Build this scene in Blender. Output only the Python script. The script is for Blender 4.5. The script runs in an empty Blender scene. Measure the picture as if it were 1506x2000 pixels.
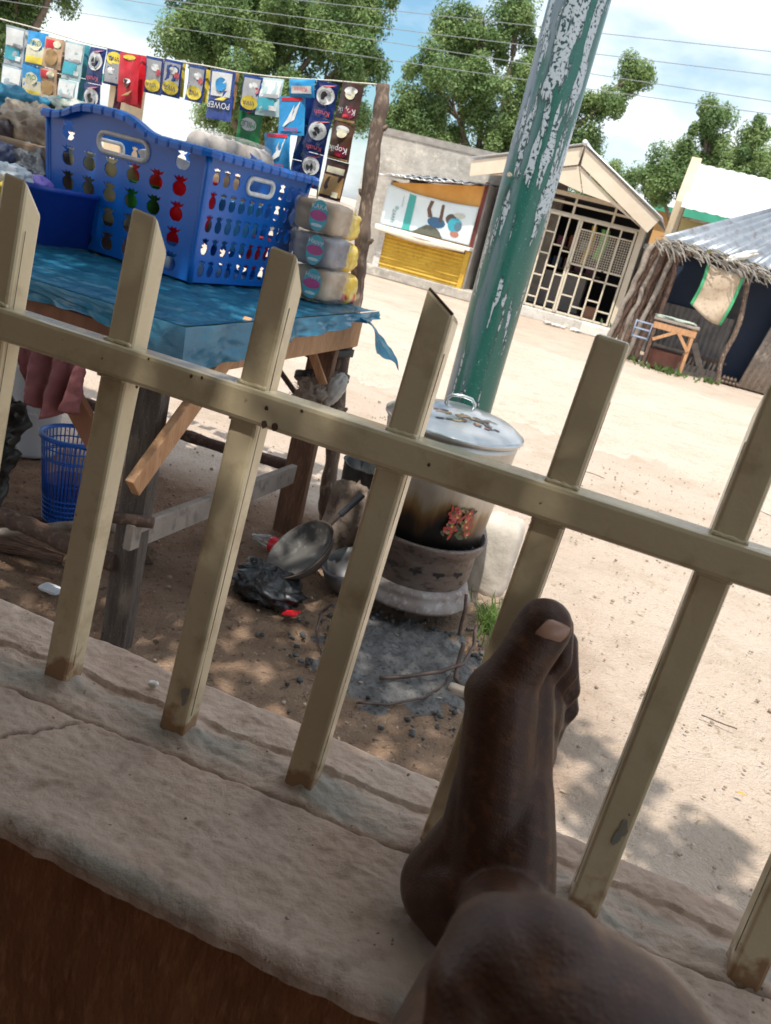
import bpy, bmesh, math, random
import numpy as np
from mathutils import Vector, Matrix, noise
random.seed(7); rng = np.random.default_rng(7)
scn = bpy.context.scene
col = scn.collection
R = math.radians
# ------------------------------------------------------------------ camera
FOC, ROLL, PITCH, CAMH = 1650.0, R(14.25), R(19.3), 1.4      # focal length in pixels of a 2000 px tall frame
cr, sr, cp, sp = math.cos(ROLL), math.sin(ROLL), math.cos(PITCH), math.sin(PITCH)
CF = Vector((0, cp, -sp)); CU0 = Vector((0, sp, cp)); CR0 = Vector((1, 0, 0))
CX = CR0 * cr + CU0 * sr; CY = CU0 * cr - CR0 * sr
CAM = Vector((0, 0, CAMH))
cd = bpy.data.cameras.new('camera'); cam = bpy.data.objects.new('camera', cd); col.objects.link(cam)
cam.matrix_world = Matrix.Translation(CAM) @ Matrix((CX, CY, -CF)).transposed().to_4x4()
cd.sensor_fit = 'VERTICAL'; cd.sensor_height = 24; cd.lens = 24 * FOC / 2000; cd.clip_start = 0.02; cd.clip_end = 3000
cd.dof.use_dof = True; cd.dof.focus_distance = 1.15; cd.dof.aperture_fstop = 10.0
scn.camera = cam
# ------------------------------------------------------------------ sky, sun, exposure
A = Vector((.969, -.246, 0)).normalized(); Bv = Vector((.246, .969, 0)).normalized(); UP = Vector((0, 0, 1))   # street axes
SUN_EL = R(66); SUN_BACK = R(96)
SUND = (-A * math.cos(SUN_BACK) - Bv * math.sin(SUN_BACK)) * math.cos(SUN_EL) + UP * math.sin(SUN_EL)          # towards the sun
SUND.normalize()
world = bpy.data.worlds.new('World'); scn.world = world; world.use_nodes = True
nt = world.node_tree; nt.nodes.clear()
def wn(t, **k):
    n = nt.nodes.new(t)
    for a_, b_ in k.items(): setattr(n, a_, b_)
    return n
wo = wn('ShaderNodeOutputWorld'); bg = wn('ShaderNodeBackground'); sky = wn('ShaderNodeTexSky', sky_type='NISHITA')
sky.sun_disc = False; sky.sun_elevation = SUN_EL; sky.sun_rotation = math.atan2(SUND.x, SUND.y)
sky.air_density = 1.0; sky.dust_density = 2.2; sky.ozone_density = 1.2
bg.inputs['Strength'].default_value = 0.13
tcw = wn('ShaderNodeTexCoord'); mp = wn('ShaderNodeMapping'); mp.inputs['Scale'].default_value = (1.0, 1.0, 2.6); mp.inputs['Location'].default_value = (0.35, 0.1, .45)
nz = wn('ShaderNodeTexNoise'); nz.inputs['Scale'].default_value = 2.6; nz.inputs['Detail'].default_value = 7; nz.inputs['Roughness'].default_value = .52
rp = wn('ShaderNodeValToRGB'); rp.color_ramp.elements[0].position = .38; rp.color_ramp.elements[1].position = .62
mx = wn('ShaderNodeMix', data_type='RGBA'); mx.inputs['B'].default_value = (10.5, 10.7, 10.9, 1)
tint = wn('ShaderNodeMix', data_type='RGBA', blend_type='MULTIPLY'); tint.inputs['Factor'].default_value = 1; tint.inputs['B'].default_value = (.95, 1.24, 1.26, 1)
nt.links.new(tcw.outputs['Generated'], mp.inputs[0]); nt.links.new(mp.outputs[0], nz.inputs['Vector']); nt.links.new(nz.outputs['Fac'], rp.inputs[0])
nt.links.new(rp.outputs[0], mx.inputs['Factor']); nt.links.new(sky.outputs[0], tint.inputs['A']); nt.links.new(tint.outputs['Result'], mx.inputs['A'])
nt.links.new(mx.outputs['Result'], bg.inputs[0]); nt.links.new(bg.outputs[0], wo.inputs[0])
sl = bpy.data.lights.new('sun', 'SUN'); sl.energy = 4.8; sl.angle = R(.5); sl.color = (1, .95, .86)
so = bpy.data.objects.new('sun', sl); col.objects.link(so); so.rotation_euler = SUND.to_track_quat('Z', 'Y').to_euler(); so.location = (0, 0, 20)
scn.view_settings.view_transform = 'Standard'; scn.view_settings.look = 'None'; scn.view_settings.gamma = 1; scn.view_settings.use_curve_mapping = False
scn.view_settings.exposure = 0.2
scn.render.engine = 'CYCLES'
scn.cycles.max_bounces = 8; scn.cycles.transparent_max_bounces = 24

# ------------------------------------------------------------------ measuring helpers (pixels of the 1506 x 2000 photograph to world points)
def ray(x, y): return CF + CX * ((x - 753) / FOC) - CY * ((y - 1000) / FOC)
def PZ(x, y, z=0.0): v = ray(x, y); return CAM + v * ((z - CAMH) / v.z)
def PY(x, y, Y): v = ray(x, y); return CAM + v * (Y / v.y)
def PD(x, y, d): return CAM + ray(x, y) * d
def PP(x, y, q, n): v = ray(x, y); return CAM + v * ((Vector(q) - CAM).dot(n) / v.dot(n))
# ------------------------------------------------------------------ object helpers
def tag(o, label=None, cat=None, group=None, kind=None):
    if label: o['label'] = label
    if cat: o['category'] = cat
    if group: o['group'] = group
    if kind: o['kind'] = kind
    return o
def thing(name, loc, label, cat, group=None):
    o = bpy.data.objects.new(name, None); col.objects.link(o); o.location = loc; o.empty_display_size = .1
    return tag(o, label, cat, group)
def adopt(o, parent):
    if parent is None: return
    o.parent = parent
    o.matrix_parent_inverse = Matrix.Translation(-Vector(parent.location)) if parent.type == 'EMPTY' else Matrix.Identity(4)
class MB:
    def __init__(s): s.v = []; s.f = []; s.sm = []; s.mi = []; s.m = 0
    def add(s, vs, fs, smooth=False):
        o = len(s.v); s.v += [tuple(v) for v in vs]; s.f += [tuple(i + o for i in f) for f in fs]; s.sm += [smooth] * len(fs); s.mi += [s.m] * len(fs); return s
    def box(s, c, x, y, z):                      # centre and three half-axis vectors
        c, x, y, z = Vector(c), Vector(x), Vector(y), Vector(z)
        vs = [c + x * i + y * j + z * k for i in (-1, 1) for j in (-1, 1) for k in (-1, 1)]
        return s.add(vs, [(0, 1, 3, 2), (4, 6, 7, 5), (0, 4, 5, 1), (2, 3, 7, 6), (0, 2, 6, 4), (1, 5, 7, 3)])
    def beam(s, p, q, side, w, t):               # plank from p to q, width w along side, thickness t
        p, q = Vector(p), Vector(q); d = (q - p); n = d.cross(Vector(side)).normalized(); sd = n.cross(d).normalized()
        return s.box((p + q) / 2, d / 2, sd * w / 2, n * t / 2)
    def tube(s, pts, rad, n=8, cap=True, smooth=True, closed=False):
        pts = [Vector(p) for p in pts]; m = len(pts)
        if not hasattr(rad, '__len__'): rad = [rad] * m
        vs = []; ref = None
        for i, p in enumerate(pts):
            if closed: d = pts[(i + 1) % m] - pts[i - 1]
            else: d = pts[min(i + 1, m - 1)] - pts[max(i - 1, 0)]
            d.normalize()
            if ref is None: ref = Vector((0, 0, 1)) if abs(d.z) < .9 else Vector((1, 0, 0))
            u = (ref - d * ref.dot(d)).normalized(); w = d.cross(u); ref = u
            vs += [p + (u * math.cos(2 * math.pi * k / n) + w * math.sin(2 * math.pi * k / n)) * rad[i] for k in range(n)]
        fs = []
        for i in range(m if closed else m - 1):
            j = (i + 1) % m
            fs += [(i * n + k, i * n + (k + 1) % n, j * n + (k + 1) % n, j * n + k) for k in range(n)]
        if cap and not closed: fs += [tuple(range(n - 1, -1, -1)), tuple((m - 1) * n + k for k in range(n))]
        return s.add(vs, fs, smooth)
    def lathe(s, prof, c=(0, 0, 0), n=32, ax=UP, smooth=True, x0=None):
        c = Vector(c); ax = Vector(ax).normalized(); u = Vector(x0) if x0 else ax.orthogonal(); u = (u - ax * u.dot(ax)).normalized(); w = ax.cross(u)
        vs = [c + ax * z + (u * math.cos(2 * math.pi * k / n) + w * math.sin(2 * math.pi * k / n)) * r_ for r_, z in prof for k in range(n)]
        fs = [(i * n + k, i * n + (k + 1) % n, (i + 1) * n + (k + 1) % n, (i + 1) * n + k) for i in range(len(prof) - 1) for k in range(n)]
        return s.add(vs, fs, smooth)
    def grid(s, fn, nu, nv, smooth=True):
        vs = [fn(i / nu, j / nv) for i in range(nu + 1) for j in range(nv + 1)]
        fs = [(i * (nv + 1) + j, (i + 1) * (nv + 1) + j, (i + 1) * (nv + 1) + j + 1, i * (nv + 1) + j + 1) for i in range(nu) for j in range(nv)]
        return s.add(vs, fs, smooth)
    def ell(s, c, rx, ry, rz, n=12, fn=None):    # ellipsoid with half-axis vectors
        c, rx, ry, rz = Vector(c), Vector(rx), Vector(ry), Vector(rz)
        vs = []; m = n // 2 + 1
        for i in range(m + 1):
            th = math.pi * i / m
            for k in range(n):
                ph = 2 * math.pi * k / n; d = (math.sin(th) * math.cos(ph), math.sin(th) * math.sin(ph), math.cos(th))
                q = fn(d) if fn else 1
                vs.append(c + (rx * d[0] + ry * d[1] + rz * d[2]) * q)
        return s.add(vs, [(i * n + k, (i + 1) * n + k, (i + 1) * n + (k + 1) % n, i * n + (k + 1) % n) for i in range(m) for k in range(n)], True)
    def build(s, name, mat, parent=None, bevel=0, solid=0, sub=0, label=None):
        me = bpy.data.meshes.new(name); me.from_pydata(s.v, [], s.f); me.validate()
        for m in (mat if isinstance(mat, (list, tuple)) else [mat]): me.materials.append(m)
        if len(s.sm) == len(me.polygons): me.polygons.foreach_set('use_smooth', s.sm); me.polygons.foreach_set('material_index', s.mi)
        o = bpy.data.objects.new(name, me); col.objects.link(o); adopt(o, parent)
        if solid: m = o.modifiers.new('s', 'SOLIDIFY'); m.thickness = abs(solid); m.offset = 0 if solid > 0 else -1
        if bevel: m = o.modifiers.new('b', 'BEVEL'); m.width = bevel; m.segments = 2; m.limit_method = 'ANGLE'; m.angle_limit = R(40)
        if sub: m = o.modifiers.new('d', 'SUBSURF'); m.levels = m.render_levels = sub
        if label: o['label'] = label
        return o
def fbm(p, o=4): return noise.fractal(Vector(p), 1.0, 2.0, o)
def n3(p): return noise.noise(Vector(p))
def wob(pts, amp, sc, seed=0, sub=4):            # resample a polyline and make it crooked
    out = []
    pts = [Vector(p) for p in pts]
    for i in range(len(pts) - 1):
        for k in range(sub):
            q = pts[i].lerp(pts[i + 1], k / sub); out.append(q)
    out.append(pts[-1])
    return [q + Vector((n3(q * sc + Vector((seed, 0, 0))), n3(q * sc + Vector((0, seed + 9, 0))), n3(q * sc + Vector((0, 0, seed + 5))))) * amp for q in out]
def text(body, c, right, up, size, mat, parent, name='lettering', sx=1.0, bold=0.0):
    cu = bpy.data.curves.new(name, 'FONT'); cu.body = body; cu.size = size; cu.align_x = 'CENTER'; cu.align_y = 'CENTER'; cu.offset = bold; cu.resolution_u = 3
    tmp = bpy.data.objects.new('t', cu); col.objects.link(tmp); bpy.context.view_layer.update(); dg = bpy.context.evaluated_depsgraph_get()
    me = bpy.data.meshes.new_from_object(tmp.evaluated_get(dg)); bpy.data.objects.remove(tmp)
    me.materials.clear(); me.materials.append(mat)
    r_ = Vector(right).normalized(); n = r_.cross(Vector(up)).normalized(); u = n.cross(r_)
    me.transform(Matrix.Translation(Vector(c)) @ Matrix((r_ * sx, u, n)).transposed().to_4x4())
    o = bpy.data.objects.new(name, me); col.objects.link(o); adopt(o, parent)
    return o
# ------------------------------------------------------------------ materials
MC = {}
def mat(name, c, rough=.6, metal=0, c2=None, sc=8, bump=0, bsc=None, c3=None, spec=.5, trans=0, alpha=1, stretch=None, det=6, coat=0, w=(.38, .66), spots=None, sss=0, transl=0):
    if name in MC: return MC[name]
    m = bpy.data.materials.new(name); m.use_nodes = True; t = m.node_tree; N = t.nodes; Lk = t.links.new
    bs = N['Principled BSDF']; bs.inputs['Roughness'].default_value = rough; bs.inputs['Metallic'].default_value = metal; bs.inputs['Specular IOR Level'].default_value = spec
    bs.inputs['Alpha'].default_value = alpha; bs.inputs['Transmission Weight'].default_value = trans; bs.inputs['Coat Weight'].default_value = coat; bs.inputs['Base Color'].default_value = (*c, 1)
    if sss: bs.inputs['Subsurface Weight'].default_value = sss; bs.inputs['Subsurface Radius'].default_value = (.02, .008, .004); bs.inputs['Subsurface Scale'].default_value = .3
    tc = N.new('ShaderNodeTexCoord'); mpn = N.new('ShaderNodeMapping'); Lk(tc.outputs['Object'], mpn.inputs[0])
    if stretch: mpn.inputs['Scale'].default_value = stretch
    out = None
    def nzz(scale, d=det, ro=.6):
        n = N.new('ShaderNodeTexNoise'); n.inputs['Scale'].default_value = scale; n.inputs['Detail'].default_value = d; n.inputs['Roughness'].default_value = ro; Lk(mpn.outputs[0], n.inputs['Vector']); return n
    def mixc(fac, a_, b_):
        x = N.new('ShaderNodeMix'); x.data_type = 'RGBA'; Lk(fac, x.inputs['Factor'])
        for i, q in (('A', a_), ('B', b_)):
            if isinstance(q, tuple): x.inputs[i].default_value = (*q, 1)
            else: Lk(q, x.inputs[i])
        return x.outputs['Result']
    def ramp(src, p0, p1):
        r_ = N.new('ShaderNodeMapRange'); r_.inputs[1].default_value = p0; r_.inputs[2].default_value = p1; Lk(src, r_.inputs[0]); return r_.outputs[0]
    if c2:
        out = mixc(ramp(nzz(sc).outputs['Fac'], *w), c, c2)
        if c3: out = mixc(ramp(nzz(sc * 4.3).outputs['Fac'], .52, .72), out, c3)
    if spots:                                    # (colour, scale, threshold): small chips and specks
        out = mixc(ramp(nzz(spots[1], 3, .5).outputs['Fac'], spots[2], spots[2] + .03), out or c, spots[0])
    if out: Lk(out, bs.inputs['Base Color'])
    if bump:
        b_ = N.new('ShaderNodeBump'); b_.inputs['Strength'].default_value = 1; b_.inputs['Distance'].default_value = bump
        Lk(nzz(bsc or sc * 3, 8, .62).outputs['Fac'], b_.inputs['Height']); Lk(b_.outputs[0], bs.inputs['Normal'])
    if transl:
        td = N.new('ShaderNodeBsdfTranslucent'); ms = N.new('ShaderNodeMixShader'); ms.inputs[0].default_value = transl
        if out: Lk(out, td.inputs[0])
        else: td.inputs[0].default_value = (*c, 1)
        Lk(bs.outputs[0], ms.inputs[1]); Lk(td.outputs[0], ms.inputs[2]); Lk(ms.outputs[0], N['Material Output'].inputs[0])
    m['nodes_bsdf'] = bs.name; MC[name] = m
    return m
def plain(name, c, rough=.5, **k): return mat(name, c, rough, c2=tuple(x * .8 for x in c), sc=30, **k)
# ================================================================== GROUND
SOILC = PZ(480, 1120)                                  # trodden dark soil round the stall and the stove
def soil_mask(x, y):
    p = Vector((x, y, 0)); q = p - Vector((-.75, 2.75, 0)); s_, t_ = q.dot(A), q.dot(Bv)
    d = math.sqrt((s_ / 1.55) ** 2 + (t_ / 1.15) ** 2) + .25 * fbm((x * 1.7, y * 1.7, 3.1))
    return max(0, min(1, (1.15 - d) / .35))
def axis(lo, hi, a0, a1, st):
    c = list(np.arange(a0, a1, st)); s_ = st; v = a1
    while v < hi: c.append(v); s_ *= 1.22; v += s_
    c.append(hi); s_ = st; v = a0 - s_
    while v > lo: c.insert(0, v); s_ *= 1.22; v -= s_
    c.insert(0, lo); return c
gx = axis(-700, 700, -2.6, 2.6, .03); gy = axis(-40, 1500, .7, 5.2, .03)
me = bpy.data.meshes.new('ground'); vs = []; msk = []
for y in gy:
    for x in gx:
        near = max(0, 1 - max(0, math.hypot(x, y - 2.5) - 6) / 8)
        z = (fbm((x * 1.3, y * 1.3, 0), 3) * .012 + fbm((x * 6, y * 6, 2), 4) * .010) * near
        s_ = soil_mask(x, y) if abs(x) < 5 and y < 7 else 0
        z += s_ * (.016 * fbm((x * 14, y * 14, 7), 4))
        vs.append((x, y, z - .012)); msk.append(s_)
nx = len(gx); me.from_pydata(vs, [], [(j * nx + i, j * nx + i + 1, (j + 1) * nx + i + 1, (j + 1) * nx + i) for j in range(len(gy) - 1) for i in range(nx - 1)])
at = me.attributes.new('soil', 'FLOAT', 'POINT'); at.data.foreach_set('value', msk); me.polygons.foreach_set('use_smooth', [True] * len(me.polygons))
def ground_mat():
    m = bpy.data.materials.new('sand'); m.use_nodes = True; t = m.node_tree; N = t.nodes; Lk = t.links.new; bs = N['Principled BSDF']; bs.inputs['Roughness'].default_value = .95; bs.inputs['Specular IOR Level'].default_value = .15
    tc = N.new('ShaderNodeTexCoord'); av = N.new('ShaderNodeAttribute'); av.attribute_name = 'soil'
    def nn(s, d=6, ro=.6):
        n = N.new('ShaderNodeTexNoise'); n.inputs['Scale'].default_value = s; n.inputs['Detail'].default_value = d; n.inputs['Roughness'].default_value = ro; Lk(tc.outputs['Object'], n.inputs[0]); return n.outputs['Fac']
    def mr(s, a_, b_): r_ = N.new('ShaderNodeMapRange'); r_.inputs[1].default_value = a_; r_.inputs[2].default_value = b_; Lk(s, r_.inputs[0]); return r_.outputs[0]
    def mi(f, a_, b_):
        x = N.new('ShaderNodeMix'); x.data_type = 'RGBA'; Lk(f, x.inputs['Factor'])
        for i, q in (('A', a_), ('B', b_)):
            if isinstance(q, tuple): x.inputs[i].default_value = (*q, 1)
            else: Lk(q, x.inputs[i])
        return x.outputs['Result']
    sand = mi(mr(nn(.9), .35, .7), (.52, .405, .325), (.59, .485, .40))
    sand = mi(mr(nn(2.3, 7, .7), .50, .72), sand, (.43, .335, .255)); sand = mi(mr(nn(35, 4), .6, .7), sand, (.36, .27, .19)); sand = mi(mr(nn(60, 2), .66, .72), sand, (.62, .54, .44))
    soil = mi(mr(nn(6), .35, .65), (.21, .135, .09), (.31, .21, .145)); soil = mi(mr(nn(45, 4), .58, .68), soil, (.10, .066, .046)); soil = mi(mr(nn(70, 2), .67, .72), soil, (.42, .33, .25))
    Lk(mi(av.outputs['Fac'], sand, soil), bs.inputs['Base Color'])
    bp = N.new('ShaderNodeBump'); bp.inputs['Distance'].default_value = .02; bp.inputs['Strength'].default_value = .9
    ad = N.new('ShaderNodeMath'); ad.operation = 'ADD'; Lk(nn(18, 8, .7), ad.inputs[0]); Lk(nn(95, 3, .6), ad.inputs[1]); Lk(ad.outputs[0], bp.inputs['Height']); Lk(bp.outputs[0], bs.inputs['Normal'])
    return m
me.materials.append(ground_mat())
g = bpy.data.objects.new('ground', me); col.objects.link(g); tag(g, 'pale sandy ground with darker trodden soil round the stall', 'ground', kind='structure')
# the worn road: a thin sheet along the street
def road_pt(u, v):
    s_ = -120 + 240 * u; e = .5 * fbm((s_ * .35, v * 3, 1)) + .2 * fbm((s_ * 1.7, v * 3, 4))
    t_ = 6.6 + v * 6.6 + (e if v in (0, 1) else 0); p = A * s_ + Bv * t_
    return (p.x, p.y, .004 - .022 * (v in (0, 1)))
MB().grid(road_pt, 900, 6).build('road', mat('road', (.50, .41, .33), .95, c2=(.57, .48, .395), sc=1.3, c3=(.43, .35, .28), bump=.02, bsc=40, spec=.15, spots=((.26, .22, .19), 55, .62)))
tag(bpy.data.objects['road'], 'worn gravelly road dusted with sand', 'road', kind='structure')

# ================================================================== PORCH WALL, LEDGE, RAILING
K = .652; LZ = CAMH - .756 * K; BASE = Vector((-.0165, .6245, 0))
def FB(s, t, z): q = BASE + A * s + Bv * t; return Vector((q.x, q.y, z))
PSP = .1304; POSTS = list(range(-5, 6))
TN, TF = -.163, .097
def tcrack(s): return -.018 + .045 * s + .006 * fbm((s * 6, 2, 0), 3) + .003 * fbm((s * 40, 5, 0), 3)
def ledge_h(s, t):
    h = .0016 * fbm((s * 14, t * 30, 0), 5) + .0013 * fbm((s * 70, t * 150, 3), 4)
    d = t - tcrack(s); h -= .009 * math.exp(-(d / .0026) ** 2) * max(.25, .75 + .7 * n3((s * 9, 1, 1)))
    if 0 < d < .06: h += -.004 + .003 * fbm((s * 35, t * 50, 8), 4)
    for i in POSTS:
        ds = s - i * PSP; dt = t - .013
        if abs(ds) < .09: h += .011 * math.exp(-((ds / .023) ** 2 + (dt / .023) ** 2)) * (1 + .5 * fbm((s * 50, t * 50, i), 3))
    # hairline crack running from the groove to the inner edge
    if -.12 < t < -.02:
        sc_ = -.19 + (-.02 - t) * -.75 + .008 * fbm((t * 60, 0, 3), 3); h -= .0045 * math.exp(-((s - sc_) / .0018) ** 2)
    return h
pw = thing('porch_wall', FB(0, -.03, 0), 'low porch wall with rough pinkish cement ledge and brown plastered inner face', 'wall')
wm = []; 
def ledge_pt(u, v):
    s = -1.15 + 2.3 * u; en = .003 * fbm((s * 9, 0, 4), 4) + .002 * fbm((s * 45, 0, 4), 3); ef = .004 * fbm((s * 12, 9, 4), 4)
    a0, a1 = TN + en, TF + ef; q = v * 1.3 - .15                 # rolls over both edges
    if q < 0: t = a0 - .0 + .006 * 0; z = LZ + ledge_h(s, a0) - .008 + q * .07; t = a0 - .002
    elif q > 1: t = a1 + .004; z = LZ + ledge_h(s, a1) - .012 - (q - 1) * .4
    else:
        t = a0 + (a1 - a0) * q; e = min(q, 1 - q) * (a1 - a0); z = LZ + ledge_h(s, t) - (.006 * (1 - min(1, e / .008)) ** 2)
    d = t - tcrack(s); cem = max(0, min(1, (d - .004) / .008)) * max(0, min(1, (.055 + .012 * fbm((s * 20, 0, 0)) - d) / .01)) * (.55 + .9 * fbm((s * 12, t * 25, 0), 3))
    cem = max(cem, .95 * max(0, 1 - abs(q - .012) / .055) * max(0, min(1, .55 + 2.2 * fbm((s * 7, 1, 9), 3))))
    if abs(d) < .0035: cem = 0
    ck = math.exp(-(d / .0024) ** 2) * max(.2, min(1, .8 + .8 * n3((s * 9, 1, 1))))
    if -.12 < t < -.02: ck = max(ck, .8 * math.exp(-((s - (-.19 + (-.02 - t) * -.75 + .008 * fbm((t * 60, 0, 3), 3))) / .0016) ** 2))
    wm.append((max(0, min(1, cem)), ck))
    return FB(s, t, z)
lo = MB().grid(ledge_pt, 900, 150)
def ledge_mat():
    m = mat('ledge', (.46, .335, .265), .9, c2=(.53, .41, .335), sc=9, c3=(.33, .235, .18), bump=.0055, bsc=55, spec=.2, spots=((.16, .10, .07), 150, .70))
    N = m.node_tree.nodes; Lk = m.node_tree.links.new; bs = N['Principled BSDF']; src = bs.inputs['Base Color'].links[0].from_socket
    av = N.new('ShaderNodeAttribute'); av.attribute_name = 'cement'; x = N.new('ShaderNodeMix'); x.data_type = 'RGBA'; Lk(av.outputs['Fac'], x.inputs['Factor']); Lk(src, x.inputs['A']); x.inputs['B'].default_value = (.29, .265, .225, 1)
    a2 = N.new('ShaderNodeAttribute'); a2.attribute_name = 'crack'; y = N.new('ShaderNodeMix'); y.data_type = 'RGBA'; Lk(a2.outputs['Fac'], y.inputs['Factor']); Lk(x.outputs['Result'], y.inputs['A']); y.inputs['B'].default_value = (.10, .06, .042, 1); Lk(y.outputs['Result'], bs.inputs['Base Color'])
    return m
lo = lo.build('ledge', ledge_mat(), pw)
at = lo.data.attributes.new('cement', 'FLOAT', 'POINT'); at.data.foreach_set('value', [w_[0] for w_ in wm]); at = lo.data.attributes.new('crack', 'FLOAT', 'POINT'); at.data.foreach_set('value', [w_[1] for w_ in wm])
def plaster_pt(u, v):
    s = -1.15 + 2.3 * u; z = LZ - .008 - v * .55
    return FB(s, TN + .006 - .0025 * fbm((s * 22, z * 7, 0), 5), z)
MB().grid(plaster_pt, 380, 90).build('plaster_face', mat('plaster', (.235, .092, .038), .85, c2=(.17, .062, .025), sc=14, c3=(.30, .13, .06), bump=.006, bsc=30, stretch=(1.6, 1.6, .6), spec=.25), pw)
MB().box(FB(0, (TN + TF) / 2 + .004, LZ / 2 - .012), A * 1.15, Bv * ((TF - TN) / 2 - .012), UP * (LZ / 2 - .012)).build('wall_core', mat('cement', (.40, .33, .27), .9, c2=(.32, .26, .21), sc=6, bump=.004), pw)
# crumb of paper on the ledge
q = PZ(300, 1336, LZ + .005)
def crumb(d): return 1 + .45 * fbm((d[0] * 2, d[1] * 2, d[2] * 2))
tag(MB().ell(q, A * .006, Bv * .004, UP * .0035, 10, crumb).build('paper_scrap', plain('paper', (.75, .74, .7))), 'tiny white paper scrap lying on the cement ledge', 'paper')

# railing
PUP = Vector((.022, .100, .995)).normalized(); PB = Bv - PUP * Bv.dot(PUP); PB.normalize(); PA = PUP.cross(PB) * -1; PA = A - PUP * A.dot(PUP); PA.normalize()
rail = thing('metal_railing', FB(0, .013, LZ), 'cream painted square tube railing of upright posts and one rail on the ledge', 'railing')
paint = mat('cream_paint', (.53, .44, .285), .20, c2=(.60, .51, .345), sc=5, bump=.0007, bsc=55, c3=(.39, .305, .185), spots=((.05, .032, .02), 85, .745), coat=.25)
def rust_paint():
    m = paint; N = m.node_tree.nodes; Lk = m.node_tree.links.new; bs = N['Principled BSDF']; src = bs.inputs['Base Color'].links[0].from_socket
    tc = N.new('ShaderNodeTexCoord'); sx = N.new('ShaderNodeSeparateXYZ'); Lk(tc.outputs['Object'], sx.inputs[0])
    nz_ = N.new('ShaderNodeTexNoise'); nz_.inputs['Scale'].default_value = 60; nz_.inputs['Detail'].default_value = 5; Lk(tc.outputs['Object'], nz_.inputs[0])
    m1 = N.new('ShaderNodeMath'); m1.operation = 'MULTIPLY_ADD'; Lk(nz_.outputs['Fac'], m1.inputs[0]); m1.inputs[1].default_value = .09; Lk(sx.outputs['Z'], m1.inputs[2])
    r_ = N.new('ShaderNodeMapRange'); Lk(m1.outputs[0], r_.inputs[0]); r_.inputs[1].default_value = LZ + .055; r_.inputs[2].default_value = LZ + .072; r_.inputs[3].default_value = 1; r_.inputs[4].default_value = 0
    x = N.new('ShaderNodeMix'); x.data_type = 'RGBA'; Lk(r_.outputs[0], x.inputs['Factor']); Lk(src, x.inputs['A']); x.inputs['B'].default_value = (.30, .18, .095, 1); Lk(x.outputs['Result'], bs.inputs['Base Color'])
rust_paint()
hw = .0131
def post_mesh(i):
    mb = MB(); c = FB(i * PSP, .013, LZ); H = .446
    lean = PUP + A * {-1: .006, 0: .019, 1: .023, 2: .010}.get(i, .004 * math.sin(i * 2.3)); pa, pb = PA * hw, PB * hw
    if i == 0: tops = [(-1, -1, 0), (1, -1, -.016), (1, 1, -.020), (-1, 1, -.002)]
    elif i == 1: tops = [(-1, -1, 0), (1, -1, -.001), (1, 1, -.004), (-1, 1, -.003)]
    else: tops = [(-1, -1, 0), (1, -1, -.003), (1, 1, -.030), (-1, 1, -.027)]
    bot = [c + pa * x + pb * y - lean * .02 for x, y, _ in tops]
    top = [c + pa * x + pb * y + lean * (H + dz) for x, y, dz in tops]
    return mb.add(bot + top, [(0, 1, 5, 4), (1, 2, 6, 5), (2, 3, 7, 6), (3, 0, 4, 7), (4, 5, 6, 7), (3, 2, 1, 0)])
chipm = mat('bare_metal', (.24, .245, .215), .6, c2=(.30, .28, .22), sc=60, metal=.2)
rustm = mat('rusty_rim', (.10, .055, .03), .8, c2=(.05, .03, .02), sc=90, bump=.001)
for i in POSTS:
    po = post_mesh(i).build('post', paint, rail, bevel=.0032)
    c = FB(i * PSP, .013, LZ); 
    # weld seam down the flank that shows
    sd = 1 if i < 2 else -1
    sm = MB(); sm.tube(wob([c + PA * (sd * (hw + .0001)) + A * ({-1: .006, 0: .019, 1: .023, 2: .010}.get(i, 0) * z) + PB * (-.006) + PUP * z for z in (.02, .14, .27, .40)], .0005, 30, i), .00028, 5); sm.build('weld_seam', rustm, po)
    # bare top edge
    if i in (0,):
        e = MB(); e.tube([c + PA * x + A * (.0085 if i == 0 else 0) - PB * (hw - .0012) + PUP * (.4455 - (.008 * (x / hw + 1) if i == 0 else 0)) for x in (-hw * .9, 0, hw * .9)], .0011, 5); e.build('rust_edge', rustm, po)
def chip(px_, py_, w, h, face_t, seed, parent, facex=None):       # an irregular patch of bared metal on a post's front
    n = PB; o_ = FB(0, face_t, LZ); c = PP(px_, py_, o_, n); mb = MB(); pts = []
    for k in range(22):
        th = 2 * math.pi * k / 22; r_ = 1 + .75 * fbm((math.cos(th) * 1.6 + seed, math.sin(th) * 1.6, seed), 3); pts.append(c - n * .0006 + PA * math.cos(th) * w * r_ + PUP * math.sin(th) * h * r_)
    mb.add(pts, [tuple(range(22))]).build('paint_chip', chipm, parent)
posts = [o for o in rail.children]
pmap = {i: o for i, o in zip(POSTS, [o for o in rail.children if o.name.startswith('post')])}
chip(361, 1358, .0042, .0085, -.0006, 3, pmap[-1]); chip(1212, 1628, .0034, .011, -.0006, 5.5, pmap[2])
rl = MB(); rc0 = FB(-1.1, .010, LZ) + PUP * .316; rc1 = FB(1.1, .010, LZ) + PUP * .316
rl.box((rc0 + rc1) / 2, (rc1 - rc0) / 2, PB * .0185, PUP * .0145); rlo = rl.build('rail', paint, rail, bevel=.004)
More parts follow.
